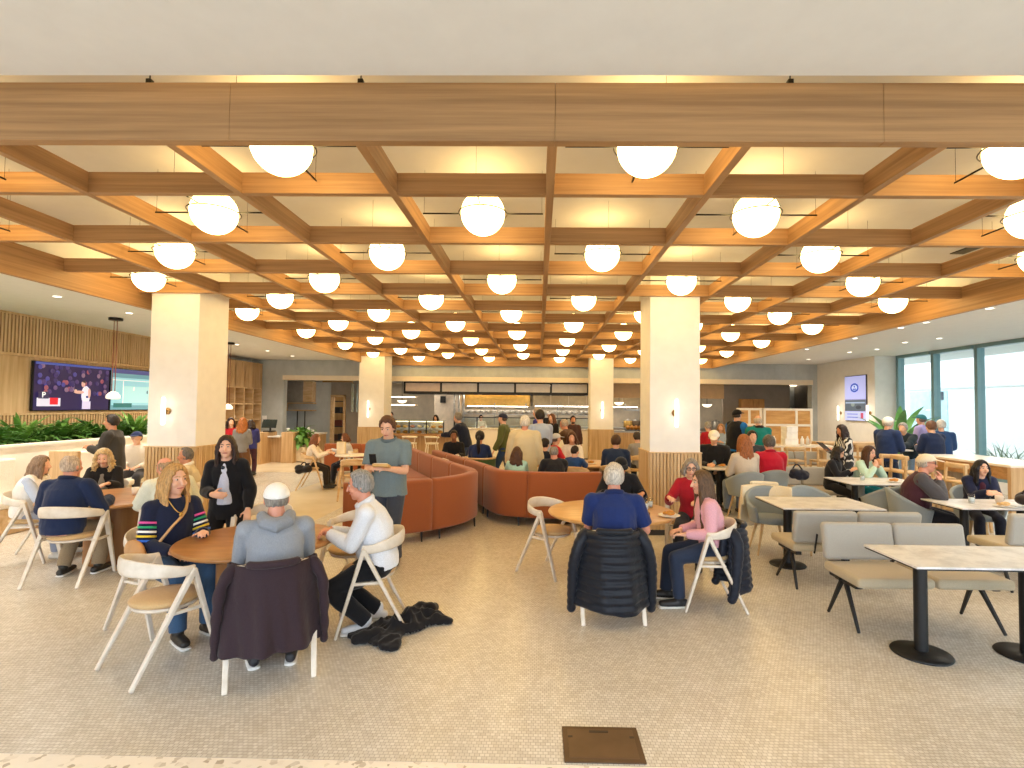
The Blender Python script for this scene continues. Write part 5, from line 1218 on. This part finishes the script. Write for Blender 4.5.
# round table in the middle
navy = person('white haired man in navy polo seated with his back to us', 614, 464, 4.84, 'sit', -2, lean=8, hy=-6, L='table', R='tablewide', hair=('short', '#C4BDB2'), sk='ruddy', top=('#1E2F63', 'short'), infl=.02, pants='#33363F', g=1.22, collar='#1A2957', shoes='#2A2A2A', feet=((-.12, .3, .085), (.12, .32, .085)))
pink = person('long haired woman in pink sweater seated at honey wooden table', 702, 471, 5.05, 'sit', 88, lean=10, hy=4, L='lap', R='lap', hair=('long', '#5E4630'), sk='fair', top=('#D9A3AE', 'long'), infl=.017, pants='#2A3448', fem=True, hlen=.42, shoes='#1C1C1E', feet=((-.12, .34, .085), (.1, .42, .085)))
person('person in black jacket and dark cap facing navy polo man', 621, 457, 6.7, 'sit', 182, lean=12, hp=20, L='tablewide', R='tablewide', hair=('short', '#1E1A18'), sk='tan', cap='#17181C', top=('#1B1C20', 'long'), infl=.03, pants='#22242A', g=1.1)
red = person('grey haired woman in red sweater and glasses at honey wooden table', 691, 459, 6.35, 'sit', 158, lean=12, hp=6, hy=10, L='table', R='tablewide', hair=('bob', '#8C857C'), sk='fair', top=('#A81E2C', 'long'), infl=.018, pants='#2A2A30', fem=True, glasses=True, hlen=.12)
backp = person('brown haired man in navy jacket seen from behind with a backpack', 616, 435, 9.9, 'sit', -8, lean=6, hy=-10, L='table', R='table', hair=('short', '#4E3524'), sk='fair', top=('#243352', 'long'), infl=.026, pants='#2C2F3A', g=1.1)
# right side seating
maroon = person('man in cream cap and maroon-grey jacket with hands clasped at mouth', 926, 453.5, 6.9, 'sit', -122, lean=16, hy=-2, L='mouth', R='mouth', hair=('short', '#B9B2A8'), sk='ruddy', cap='#DDD3BE', sleevec='#4C4B50', top=('#4A2A34', 'long'), infl=.026, pants='#1E1F26', g=1.16, glasses=True)
navyw = person('dark haired woman in navy jacket seated at the far right table', 981, 462, 7.15, 'sit', 164, lean=18, hy=10, hp=-2, L='clasp', R='clasp', hair=('long', '#17151A'), sk='fair', top=('#1E2440', 'long'), infl=.026, front='#4A2230', pants='#1E2130', fem=True, hlen=.26)
mint = person('long haired woman in mint sweater lifting a cup to her mouth', 869, 446, 8.9, 'sit', -158, lean=16, hp=6, L='mouth', R='mouth', hair=('long', '#4A3022'), sk='fair', top=('#B5D2C2', 'long'), infl=.02, pants='#1F8F9A', fem=True, hlen=.34)
girl = person('girl with dark hair in black top looking down at a phone', 838, 447, 9.15, 'sit', -140, lean=10, hp=24, L='phone', R='phone', hair=('bob', '#1E1816'), sk='fair', top=('#1D1E24', 'long'), infl=.016, pants='#1E1E22', fem=True, hlen=.16, krange=(.75, 1.1))
patt = person('woman in black and white patterned dress by wall bar', 842, 425, 10.4, 'stand', 92, lean=5, hp=16, L='hold', R='hold', hair=('bob', '#2B1A18'), sk='tan', top=('PATTERN', 'long'), infl=.02, pants='#34363C', fem=True, hlen=.22, hem=-.3, krange=(.8, 1.1))
person('man in white cap and black jacket seated facing us', 714, 430, 10.3, 'sit', 160, lean=10, hp=24, L='lap', R='hold', hair=('short', '#8A837B'), cap='#F2F0EC', top=('#1D1F26', 'long'), infl=.024, front='#6F93B0', pants='#1D1F27', g=1.12, krange=(.9, 1.16))
auburn = person('woman with wavy auburn hair in oatmeal sweater from behind', 744, 435, 8.95, 'sit', 4, lean=6, hy=8, L='table', R='table', hair=('long', '#9A5E36'), sk='fair', top=('#C9BDAE', 'long'), infl=.018, pants='#6E7F9A', fem=True, hlen=.32, krange=(.85, 1.14))
person('grey haired man in bright red sweater seen from behind', 769, 435.5, 9.25, 'sit', 2, lean=8, L='table', R='table', hair=('short', '#5C5650'), sk='ruddy', top=('#B31830', 'long'), infl=.024, pants='#2E3038', g=1.18, collar='#9E1228', krange=(.85, 1.14))
person('person with dark hair and jacket half hidden behind the auburn woman', 752, 431, 10.7, 'sit', 178, lean=8, hair=('short', '#2A211C'), top=('#3C4148', 'long'), infl=.022, krange=(.85, 1.16))
person('man in black cap and blue-black jacket standing before the white framed screen', 737, 409, 12.0, 'stand', -62, lean=5, L='hold', R='hold', hair=('short', '#3A322C'), cap='#14161C', vest='#17181E', top=('#1F6FC0', 'long'), infl=.03, pants='#1C1D22', g=1.05)
person('person in teal jacket and dark scarf standing seen from behind', 758, 415, 11.6, 'stand', -6, lean=6, hy=-10, L='hold', R='hold', hair=('bald', '#CBBBA8'), top=('#157872', 'long'), infl=.03, scarf='#2A1E20', pants='#2A2C34', g=1.15)
person('grey haired person in red shirt near white column at right', 708, 422, 13.0, 'stand', 20, lean=8, hair=('short', '#9A958E'), top=('#B02232', 'long'), L='hold', R='hold', krange=(.8, 1.1), pants='#3C3C44')
person('fair haired person in pale blue behind the white cap man', 721, 424, 13.4, 'stand', 150, lean=4, hair=('bob', '#B8895C'), top=('#A9C0DA', 'long'), L='hold', R='hold', fem=True, krange=(.8, 1.1), hlen=.18)
person('man in navy jacket and white cap standing near windows', 888, 416.5, 10.6, 'stand', -68, lean=6, L='hold', R='hold', hair=('short', '#C9C2B8'), cap='#E9E6E0', top=('#1F3056', 'long'), infl=.03, pants='#22304E', g=1.08)
person('grey haired man in dark jacket leaning over the white high table', 903, 423, 11.7, 'stand', 118, lean=24, hp=10, L='reach', R='reach', hair=('short', '#A8A29A'), top=('#23303A', 'long'), infl=.03, pants='#7E9CC0')
person('person in lavender top and teal hat by the windows', 921, 414, 12.8, 'stand', 30, lean=6, hair=('short', '#6A5A50'), cap='#2F6F78', top=('#A79CD0', 'long'), infl=.026, L='hold', R='hold', g=1.1)
person('brown haired person in dark navy vest seen from behind by window bar', 931, 421, 10.75, 'stand', 6, lean=8, hair=('short', '#6B4A34'), top=('#1E2A48', 'long'), infl=.03, L='hold', R='hold', krange=(.8, 1.1), g=1.1)
person('white haired person in blue jacket beside the windows', 941, 420, 11.6, 'stand', -30, lean=6, hair=('short', '#D9D4CC'), top=('#2E4A78', 'long'), infl=.03, L='hold', R='hold', krange=(.8, 1.1))
# people between the booths and the serving line
person('man in black shirt seated facing us at small round table', 454, 430.5, 11.7, 'sit', 184, lean=8, hp=10, L='table', R='table', hair=('short', '#241C18'), sk='brown', top=('#16171D', 'long'), pants='#1B1C22')
person('person with dark ponytail in navy top in the green chair', 480, 431, 10.75, 'sit', -4, lean=5, hair=('ponytail', '#17131A'), sk='tan', top=('#22305A', 'long'), pants='#22242C', fem=True)
person('grey haired man in dark navy jacket leaning over by the counter', 458, 413, 13.0, 'stand', 76, lean=22, L='reach', R='reach', hair=('short', '#7A746C'), top=('#1B2236', 'long'), infl=.03, pants='#32466E')
person('man in olive jacket and dark cap walking past serving counter', 503, 413, 12.0, 'stand', 84, lean=4, L=(-.24, .2, .86), R=(.24, -.05, .82), hair=('short', '#5A4A3C'), cap='#2A2F44', top=('#5A6038', 'long'), infl=.03, pants='#2C4470', feet=((-.1, .26, .085), (.1, -.24, .1)))
person('white haired man in cream jacket standing with his back to us', 525, 416, 9.3, 'stand', -4, lean=4, L='side', R='side', hair=('short', '#DAD4C8'), sk='ruddy', top=('#CFC09C', 'long'), infl=.036, hem=-.2, pants='#5B5346', g=1.2)
person('dark haired man in blue striped shirt behind the cream jacket man', 540, 410, 10.6, 'stand', 24, lean=8, hair=('short', '#2A2420'), top=('#A9B8D4', 'long'), L='side', R='hold', pants='#3A4256', g=1.1)
person('grey haired man in purple shirt in serving line', 537, 408, 14.2, 'stand', 70, lean=4, hair=('short', '#A89E94'), top=('#3A3A86', 'long'), L='side', R='side', pants='#2E3450')
person('man in brown jacket leaning down over a table', 564, 419, 11.6, 'stand', 62, lean=22, hp=8, hair=('thin', '#B9A894'), sk='ruddy', top=('#5C4434', 'long'), infl=.03, L='reach', R='low', pants='#3C342E', g=1.1)
person('brown haired woman in black top waiting at serving counter', 552, 414, 15.0, 'stand', 140, lean=3, hair=('long', '#6B4028'), top=('#1D1A1C', 'long'), L='belly', R='belly', fem=True, krange=(.8, 1.1))
person('man with short beard in dark red-brown top near the back column', 573, 416, 15.0, 'stand', 188, lean=3, hair=('short', '#2E201A'), sk='tan', beard='#2E201A', top=('#4C3430', 'long'), infl=.024, L='side', R='belly')
person('brown haired woman in mint top seen from behind over the sofa', 517, 447, 8.65, 'sit', 6, lean=6, hy=-20, hair=('long', '#4E3020'), top=('#A9CDBE', 'long'), L='table', R='table', fem=True, hlen=.22, krange=(.75, 1.1))
person('balding man in dark jacket seen from behind over the sofa', 554, 446, 8.75, 'sit', 12, lean=10, hy=-24, hair=('thin', '#8D8378'), sk='ruddy', top=('#23242A', 'long'), infl=.028, L='table', R='table', g=1.18, krange=(.75, 1.1))
person('dark haired boy in navy top beside the balding man', 545, 438.5, 9.9, 'sit', -40, lean=6, hair=('short', '#1E1815'), top=('#1E2436', 'long'), L='table', R='table', krange=(.75, 1.1))
person('child in red shirt and pale hat at the wooden table', 556, 433, 10.9, 'sit', -70, lean=6, hair=('short', '#6B5646'), cap='#C9CAD0', top=('#C22B3C', 'long'), L='table', R='table', krange=(.75, 1.1))
person('woman in white shirt with brown hair facing us at drum table', 572, 432, 11.0, 'sit', 172, lean=8, hp=8, hair=('long', '#5A3826'), top=('#EDEAE6', 'long'), L='table', R='table', fem=True, hlen=.18, krange=(.8, 1.1))
person('dark haired child in blue top on the pale wooden chair', 575, 446, 9.55, 'sit', -20, lean=5, hy=-30, hair=('short', '#2A1E18'), top=('#27477F', 'long'), L='table', R='table', krange=(.7, 1.1), pants='#27477F')
person('grey shirted person by low wooden wall between the columns', 637, 432, 12.0, 'sit', 20, lean=8, hair=('short', '#3A302A'), top=('#8E8B8A', 'long'), krange=(.75, 1.12))
person('dark haired woman in white uniform working behind the pastry case', 436, 415, 19.0, 'stand', 168, lean=6, hp=14, hair=('bob', '#1E1614'), top=('#EDE8E2', 'long'), L='hold', R='hold', fem=True, krange=(.8, 1.1), hlen=.2)
person('cook in white uniform behind serving counter', 481, 415, 20.5, 'stand', 200, lean=6, hp=10, hair=('short', '#1A1412'), top=('#F0ECE6', 'long'), L='hold', R='hold', krange=(.8, 1.1))
person('staff member with dark hair behind bakery counter at left end', 391, 412, 19.3, 'stand', 176, hair=('short', '#3A2A20'), top=('#4A4440', 'long'), L='hold', R='hold', krange=(.8, 1.1))
person('cook in white cap and dark apron before the steel hood', 549, 412, 21.5, 'stand', 180, hair=('short', '#2A201A'), cap='#ECE8E0', top=('#2E2A28', 'long'), L='hold', R='hold', krange=(.8, 1.1))
# far left line
person('woman with dark hair in bright red top in line by the shelving', 231, 418, 12.4, 'stand', 200, lean=3, hy=20, hair=('bob', '#2E1C18'), top=('#B01E2A', 'long'), L='belly', R='belly', fem=True, krange=(.8, 1.1), hlen=.18)
person('red haired woman in grey sweater seen from behind in line', 243, 418, 11.9, 'stand', 8, lean=3, hair=('long', '#A8642E'), top=('#7E7B78', 'long'), L='belly', R='belly', pants='#6B4A30', fem=True, hlen=.26, krange=(.8, 1.1))
person('person in blue-purple jacket in line by the register stand', 251, 420, 13.4, 'stand', 24, lean=3, hair=('bob', '#33231E'), top=('#33356E', 'long'), infl=.03, L='belly', R='belly', pants='#4A2A34', fem=True, krange=(.8, 1.1), hlen=.15)
wtop = person('brown haired woman in white top at the small table by plant', 316, 434, 11.5, 'sit', -78, lean=12, hair=('bob', '#7A4A2C'), top=('#E6D9C8', 'long'), L='table', R='table', pants='#2A2522', fem=True, hlen=.2, krange=(.8, 1.1))
person('person with brown hair and glasses at small table near rust sofa', 345, 436.5, 12.3, 'sit', 118, lean=10, hp=10, hair=('bob', '#6B4028'), top=('#C9CBD6', 'long'), L='table', R='table', pants='#22242E', fem=True, glasses=True, hlen=.14, krange=(.8, 1.1))
# ------------------------------------------------------------------ coats over chair backs
def drape(name, label, cat, cx, cy, deg, col, w0=.30, w1=.37, zb=.26, quilt=0, thick=.035, rough=.85, sleeves=True, zin=.5, ztop=.80, depth=.29, lining=None, seed=1, amp=.014):
    t = thing(name, label, cat, (cx, cy, 0), rad(deg)); m = MB(); ztop = ztop - .012; r_ = random.Random(seed); ph = [r_.random() * 6 for _ in range(4)]
    def fn(u, v):
        s_ = 2 * u - 1
        if v < .28: q = v / .28; z = zin + (ztop - zin) * q; inn = .05 * (1 - q) ** .5 * 1.0 + .0; vv = 0.
        else: q = (v - .28) / .72; z = ztop - (ztop - zb - .015 * math.sin(3 * s_ + ph[0])) * q; inn = -.02 * math.sin(min(1, q * 5) * PI / 2); vv = q
        W = w0 + (w1 - w0) * vv; y = -depth + .2 * abs(s_) ** 2.3 + inn - .05 * vv * (1 - abs(s_) ** 2)
        f = amp * vv * (math.sin(s_ * 9 + ph[1]) + .6 * math.sin(s_ * 17 + ph[2] + z * 6))
        if quilt and v > .2: f += .024 * abs(math.sin(PI * (z - zb) / quilt)) ** .6
        n = V(.55 * s_, -1, .25 if vv == 0 else 0).normalized()
        return V(W * s_, y, z) + n * f, n
    mt = fabric(col, rough, 220, 10, .12, .1, .45); m.sheet(fn, 40, 60, thick).build('coat_body', mt, t, True)
    if sleeves:
        for s_ in (-1, 1):
            pts = [V(s_ * w0 * .92, -.16, ztop - .04), V(s_ * (w0 + .035), -.19, ztop - .14), V(s_ * (w1 + .01), -.18, ztop - .32), V(s_ * (w1 + .02), -.15, zb + .02), V(s_ * (w1 + .02), -.13, zb - .03)]
            Q = resample(smooth2(pts), .02); m = MB(); rr = [((.05 if quilt else .04) - .016 * i / len(Q) + (.007 * abs(math.sin(PI * i / 3.2)) if quilt else .004 * math.sin(i * .9)),) * 2 for i in range(len(Q))]
            m.tube(Q, rr, 14).build('sleeve', mt, t, True)
    q = MB(); q.tube([V(w0 * .55 * math.sin(a), -depth - .03 + .07 * (1 - math.cos(a)), ztop + .012) for a in [rad(-70 + 10 * i) for i in range(15)]], (.026), 8).build('collar', mt, t, True)
    return t
def smooth2(P, n=6):
    out = []
    for i in range(len(P) - 1):
        a, b_, c, d = P[max(i - 1, 0)], P[i], P[i + 1], P[min(i + 2, len(P) - 1)]
        for k in range(n):
            t = k / n; out.append(.5 * ((2 * b_) + (c - a) * t + (2 * a - 5 * b_ + 4 * c - d) * t * t + (3 * b_ - a - 3 * c + d) * t ** 3))
    return out + [P[-1]]
drape('coat', 'dark brown coat hung over chair of the hooded man', 'coat', -1.87, 3.72, 27, '#35282E', .27, .315, .22, seed=3, amp=.022)
drape('puffer_jacket', 'black quilted puffer jacket hung over chair of navy polo man', 'jacket', .645, 4.78, 2, '#191D26', .26, .33, .13, quilt=.066, rough=.36, seed=5, amp=.008)
drape('puffer_jacket', 'dark navy puffer jacket hanging off chair of woman in pink sweater', 'jacket', 1.64, 5.07, 87, '#1A1F2C', .2, .24, .16, quilt=.062, rough=.45, ztop=.76, seed=7, amp=.008)
drape('coat', 'cream coat draped over the grey shell chair', 'coat', 2.98, 6.88, 165, '#E6DABF', .3, .34, .28, ztop=.845, depth=.31, zin=.58, seed=9, sleeves=False)
# crumpled coat on the floor
a = atz(360, 650, 0); b_ = atz(436, 612, 0); c = a.lerp(b_, .5); d = (b_ - a); L = d.length * .88; t = thing('dropped_coat', 'crumpled black coat lying on the floor behind man in white quarter-zip', 'coat', (c.x, c.y, 0), math.atan2(d.y, d.x))
def heap(u, v):
    x = (u - .5) * .92 * L; wv = .19 + .05 * math.sin(u * 7 + 1) + .03 * math.sin(u * 15); y = (v - .5) * 2 * wv + .03 * math.sin(u * 6)
    e = max(0, math.sin(PI * min(1, max(0, u)))) ** .5 * max(0, math.sin(PI * v)) ** .6
    q = V(x * 6, y * 9, 1.7); r1 = 1 - abs(noise.noise(q)) * 2; r2 = 1 - abs(noise.noise(q * 2.1 + V(3, 1, 0))) * 2
    return V(x + .02 * noise.noise(q * 1.4), y + .02 * noise.noise(q * 1.2 + V(5, 0, 0)), .016 + e * (.028 + .06 * max(0, r1) ** 2 + .024 * r2) * (1 + .5 * u)), V(0, 0, 1)
m = MB(); m.sheet(heap, 90, 44, .03); clampz(m, .003, True); m.solid('coat_body', fabric('#171517', .85, folds=.6), t, .008, 2, .003, 30, 5)
for pts in ([(.2 * L, 0, .06), (.34 * L, .03, .09), (.46 * L, -.02, .07), (.54 * L, .0, .05)], [(-.3 * L, .02, .04), (-.42 * L, .05, .05), (-.52 * L, .09, .045)]):
    Q = resample(smooth2([Vector(p) for p in pts]), .02); MB().tube(Q, [.055 - .0012 * i + .006 * math.sin(i * 1.3) for i in range(len(Q))], 12).build('sleeve', fabric('#171517', .85, folds=.6), t, True)
# bags
def bag(name, label, p, dims, col, seed, strap=None, rz=0):
    t = thing(name, label, 'bag', p, rz); m = MB(); r_ = random.Random(seed)
    for i in range(12): m.ell((r_.uniform(-.5, .5) * dims[0] * .7, r_.uniform(-.4, .4) * dims[1] * .6, dims[2] * (.3 + .35 * r_.random())), (dims[0] * .3, dims[1] * .36, dims[2] * .33), rotz(r_.uniform(-.4, .4)))
    clampz(m, .003, True); m.solid('bag_body', fabric(col, .6, folds=.5), t, .012, 3, .008, 13, seed)
    if strap: MB().tube(resample(smooth2([Vector(q) for q in strap]), .03), (.012), 8).build('strap', fabric(col, .6), t, True)
    return t
p = at(1015, 499, 6.2); bag('handbag', 'dark brown bag lying on the far right marble table', (5.72, 6.2, .744), (.34, .22, .2), '#2A211E', 2, [(-.12, 0, .14), (-.05, -.05, .24), (.08, -.03, .22), (.13, 0, .13)])
p = at(785, 470, 8.6); bag('handbag', 'dark navy bag slung on chair back beside the red sweater man', (4.22, 8.62, .70), (.3, .16, .2), '#1B1D2C', 3, [(-.1, 0, .14), (0, .03, .26), (.1, 0, .14)])
bag('handbag', 'black bag beside the woman in white top near plant', (wtop['root'].location.x + .02, wtop['root'].location.y - .36, .36), (.3, .16, .22), '#1A1614', 4, [(-.1, 0, .14), (0, .03, .26), (.1, 0, .14)])
bm_ = blonde; rp = bm_['pel'] + V(.27, .05, .13); pw = wloc(bm_, rp)
t = thing('shoulder_bag', 'tan leather shoulder bag worn by the blonde woman', 'bag', pw, bm_['root'].rotation_euler.z)
m = MB(); m.ell((0, 0, 0), (.05, .15, .09)); m.ell((0, .05, -.02), (.05, .12, .07)); m.solid('bag_body', plain('#B98A5A', .45, var=.1), t, .01, 2)
loc = lambda q: q - rp
MB().tube(resample(smooth2([loc(q) for q in (bm_['pel'] + V(.2, -.12, .12), bm_['chest'] + V(.1, -.165, .1), bm_['nb'] + V(-.06, -.11, .0), bm_['nb'] + V(-.085, .02, .03), bm_['nb'] + V(-.05, .115, -.1), bm_['chest'] + V(.08, .175, .0), bm_['pel'] + V(.2, .13, .1))]), .02), .011, 8).build('strap', plain('#C49A68', .5), t, True)
for info, zz, nm, lab in ((blonde, -.135, 'necklace', 'thin gold necklace worn by the blonde woman'),):
    t = thing(nm, lab, 'necklace', wloc(info, info['nb'])); t.rotation_euler = (0, 0, info['root'].rotation_euler.z)
    MB().tube([V(.075 * math.cos(a), .03 + .075 * math.sin(a) if math.sin(a) < 0 else .03 + .115 * math.sin(a), .02 - .13 * max(0, math.sin(a)) ** 2) for a in [2 * PI * i / 24 for i in range(24)]], .0035, 6, 'flat', closed=True).build('chain', plain('#C8A050', .3, .8), t, True)
    MB().ell((0, .148, -.125), (.014, .007, .017)).build('pendant', plain('#C8A050', .3, .8), t, True)
t = thing('brooch', 'round dark brooch on the pale blouse of blazer woman', 'brooch', wloc(blazer, blazer['chest'] + blazer['uh'] * .135 + V(0, .142, 0))); MB().ell((0, 0, 0), (.019, .019, .019)).build('stone', plain('#1F2A3C', .2), t, True)
# things people hold
def held(name, label, cat, info, s_, parts, off=(0, 0, 0), rz=0):
    p = wloc(info, hand_mid(info, s_) + V(*off)); t = thing(name, label, cat, p, info['root'].rotation_euler.z + rz)
    for nm, m, mt, sm in parts: m.build(nm, mt, t, sm, bevel=0 if sm else .003)
    return t
RX = lambda d: Matrix.Rotation(rad(d), 3, 'X')
held('wallet', 'light wooden card tray held with a phone by polo-shirt man', 'wallet', polo, 1, [('tray', MB().box((-.03, .0, .015), (.17, .11, .03), RX(15)), plain('#C9A15E', .5), False), ('lining', MB().box((-.03, 0, .034), (.15, .09, .008), RX(15)), plain('#E6D9B8', .6), False)], (-.05, .02, .02))
held('phone', 'dark phone held above the tray by polo-shirt man', 'phone', polo, 1, [('body', MB().box((0, .02, .09), (.075, .012, .12), RX(-20)), BLACK, False)], (.01, .02, .02))
held('phone', 'phone held by the girl in black top', 'phone', girl, 1, [('body', MB().box((0, 0, 0), (.14, .012, .08), RX(-45)), BLACK, False)], (-.07, .02, .03))
held('menu_tablet', 'dark tablet held by the woman in patterned dress', 'tablet', patt, 1, [('body', MB().box((0, 0, 0), (.2, .012, .28), RX(-50)), plain('#2A3350', .3), False)], (-.1, .06, .05))
held('cup', 'pale cup held to her mouth by the mint sweater woman', 'cup', mint, 1, [('cup_body', MB().lathe([(.001, 0), (.03, 0), (.04, .1), (.001, .1)], (0, 0, -.05), 16), plain('#C98F5E', .5), True)], (-.02, .03, .0))
# tableware
CLR = glassm('clear_glass', (.95, .97, .98, 1))
def put(name, label, cat, x, y, z, parts, rz=0):
    t = thing(name, label, cat, (x, y, z), rz)
    for nm, m, mt, sm in parts: m.build(nm, mt, t, sm, bevel=0 if sm else .003)
    return t
def tumbler(lab, x, y, z, fill='#DDE6EA'):
    return put('water_glass', lab, 'glass', x, y, z, [('glass_body', MB().lathe([(.001, 0), (.03, 0), (.036, .11), (.033, .11), (.028, .012), (.001, .012)], (0, 0, 0), 24), CLR, True), ('water', MB().lathe([(.001, .013), (.027, .013), (.031, .07), (.001, .07)], (0, 0, 0), 24), plain(fill, .1), True)])
def mug(lab, x, y, z, c='#F1EDE6'):
    m = MB().lathe([(.001, 0), (.032, 0), (.04, .03), (.042, .085), (.038, .085), (.034, .02), (.001, .015)], (0, 0, 0), 24)
    return put('coffee_cup', lab, 'cup', x, y, z, [('cup_body', m, plain(c, .3), True), ('handle', MB().tube([(.038, 0, .07), (.065, 0, .06), (.062, 0, .03), (.036, 0, .022)], .006, 8), plain(c, .3), True), ('coffee', MB().lathe([(.001, .07), (.037, .07), (.037, .072), (.001, .072)], (0, 0, 0), 20), plain('#5A3A22', .2), True)])
def plate(lab, x, y, z, food='#C98A3A', r=.11):
    m = MB().lathe([(.001, 0), (r * .6, 0), (r, .014), (r, .018), (r * .6, .006), (.001, .006)], (0, 0, 0), 32)
    f = MB(); f.ell((.01, .0, .03), (.05, .035, .025)); f.ell((-.03, .03, .022), (.03, .03, .018))
    return put('plate', lab, 'plate', x, y, z, [('dish', m, plain('#EFEBE3', .3), True)]), put('pastry', 'golden pastry on the ' + lab, 'pastry', x, y, z + .007, [('crust', f, plain(food, .6, var=.3, scale=25), True)])
Z3 = .745; x, y = C3
put('serving_tray', 'wooden tray on the honey table between navy polo man and pink sweater woman', 'tray', x + .1, y - .3, Z3, [('tray_base', MB().box((0, 0, .012), (.3, .2, .018)), plain('#A9743C', .5), False), ('rim', MB().tube([(-.15, -.1, .026), (.15, -.1, .026), (.15, .1, .026), (-.15, .1, .026)], .008, 6, 'flat', closed=True), plain('#8C5A2A', .5), False)], .1)
tumbler('clear water glass on honey wooden table near pink sweater woman', x + .38, y + .05, Z3); tumbler('second water glass on honey wooden table, close to red sweater woman', x + .45, y + .17, Z3)
put('card_box', 'small brown box on the honey table beside navy polo man', 'box', x + .27, y - .42, Z3, [('box_body', MB().box((0, 0, .035), (.1, .07, .07)), plain('#8A5A34', .6), False)])
put('napkin', 'folded white napkin on the honey wooden table', 'napkin', x + .18, y + .12, Z3, [('cloth', MB().box((0, 0, .006), (.16, .12, .01)), fabric('#F2EFEA'), False)], .4)
plate('plate on honey table by red sweater woman', x + .55, y - .28, Z3)
Z2 = .745; x, y = C2
put('playing_cards', 'small stack of cards on the left rear wooden table', 'cards', x + .35, y + .1, Z2, [('deck', MB().box((0, 0, .012), (.09, .065, .024)), plain('#D9B27A', .5), False)], .5); plate('plate on the left rear wooden table', x + .2, y + .35, Z2); mug('white cup on the left rear table before curly blonde woman', x + .12, y + .12, Z2); mug('brown cup on left rear table beside cream puffer man', x + .5, y + .2, Z2, '#B5824E')
tumbler('water glass on marble table before man in cream cap', 5.22, 6.42, .744); plate('plate on marble table before man in cream cap', 5.42, 6.2, .744, '#D9B27A'); mug('pale cup on marble table before navy jacket woman', 5.6, 6.48, .744, '#D9CCC0')
plate('plate on marble table before mint sweater woman', 5.5, 8.2, .744); tumbler('water glass on marble table before the girl in black', 5.1, 8.35, .744)
mug('white cup on the marble table before auburn haired woman', 3.6, 9.9, .744); plate('plate on marble table before man in white cap', 3.5, 10.05, .744)
q = at(347, 455, 11.7); mug('white cup on the small table of woman in white top', q.x + .1, 11.6, .745)
put('paper_bag', 'pale paper bag on the small table beside woman in white top', 'bag', q.x - .15, 11.75, .745, [('bag_body', MB().box((0, 0, .13), (.18, .1, .26)), plain('#E9DCC0', .7), False), ('fold', MB().box((0, 0, .265), (.185, .02, .02)), plain('#D9C8A4', .7), False)])
q = at(458, 455, 11.1); mug('white cup on the small table of man in black shirt', q.x, 11.0, .745); plate('plate on the round drum table', at(590, 460, 10.5).x, 10.3, .745)
# recessed ceiling spots on the right
for k, (q, w_) in enumerate(((807, 349), (877, 349), (939, 338), (926, 322), (855, 338))):
    p = atz(q, w_, ZO); t = thing('ceiling_spot', 'small recessed ceiling spot at right, ' + ['close to the wooden grid edge', 'above the wall screen', 'above the windows, farther one', 'above windows, nearer one', 'in the middle of the strip'][k], 'ceiling light', (p.x, p.y, ZO))
    MB().lathe([(.001, -.008), (.07, -.008), (.075, 0), (.001, 0)], (0, 0, 0), 20).build('trim_ring', W_WHITE, t, True); MB().lathe([(.001, -.012), (.045, -.012), (.045, -.006), (.001, -.006)], (0, 0, 0), 16).build('lens', emit('#FFF6E6', 4, 'spot_glow'), t, True)
# fill spots added to brighten the side ceilings and walls
dl = None; nd = 0
for side_, xs, ys_ in (('left', -7.35, (3.6, 5.0, 6.4, 7.8, 9.2, 10.6, 12.0)), ('far left', -8.2, (14.0, 15.6, 17.2)), ('right', 7.0, (4.2, 6.2, 8.2, 10.2)), ('far right', 8.6, (12.4, 14.6, 16.8))):
    for k, y in enumerate(ys_):
        if dl is None:
            dl = thing('fill_downlight', '', 'ceiling light', (0, 0, 0), 0, 'added fill spots')
            MB().lathe([(.001, -.008), (.07, -.008), (.075, 0), (.001, 0)], (0, 0, 0), 20).build('trim_ring', W_WHITE, dl, True); MB().lathe([(.001, -.012), (.05, -.012), (.05, -.006), (.001, -.006)], (0, 0, 0), 16).build('lens', emit('#FFF3DE', 4, 'fill_down_glow'), dl, True)
            ld = bpy.data.lights.new('fill_bulb', 'SPOT'); ld.energy = 150; ld.color = (1, .9, .76); ld.spot_size = rad(140); ld.spot_blend = .8; ld.shadow_soft_size = .05
            lo = bpy.data.objects.new('fill_bulb', ld); COL.objects.link(lo); lo.parent = dl; lo.location = (0, 0, -.06); o = dl
        else: o = dup(dl, (0, 0, 0))
        o.location = (xs, y, ZO); o['label'] = 'added recessed downlight in the %s ceiling strip, %s from the front' % (side_, ORD[k])
# ------------------------------------------------------------------ daylight and view
w = bpy.data.worlds.new('sky'); SC.world = w; w.use_nodes = True; nt = w.node_tree; bg = nt.nodes['Background']
bg.inputs['Color'].default_value = (.78, .88, 1.0, 1); bg.inputs['Strength'].default_value = 4.3
SC.view_settings.view_transform = 'Standard'; SC.view_settings.look = 'None'; SC.view_settings.gamma = 1; SC.view_settings.use_curve_mapping = False
SC.view_settings.exposure = 0.06
SC.cycles.max_bounces = 8; SC.cycles.diffuse_bounces = 4; SC.cycles.glossy_bounces = 3; SC.cycles.transparent_max_bounces = 8; SC.cycles.sample_clamp_indirect = 6; SC.cycles.use_denoising = True
SC.cycles.caustics_reflective = False; SC.cycles.caustics_refractive = False
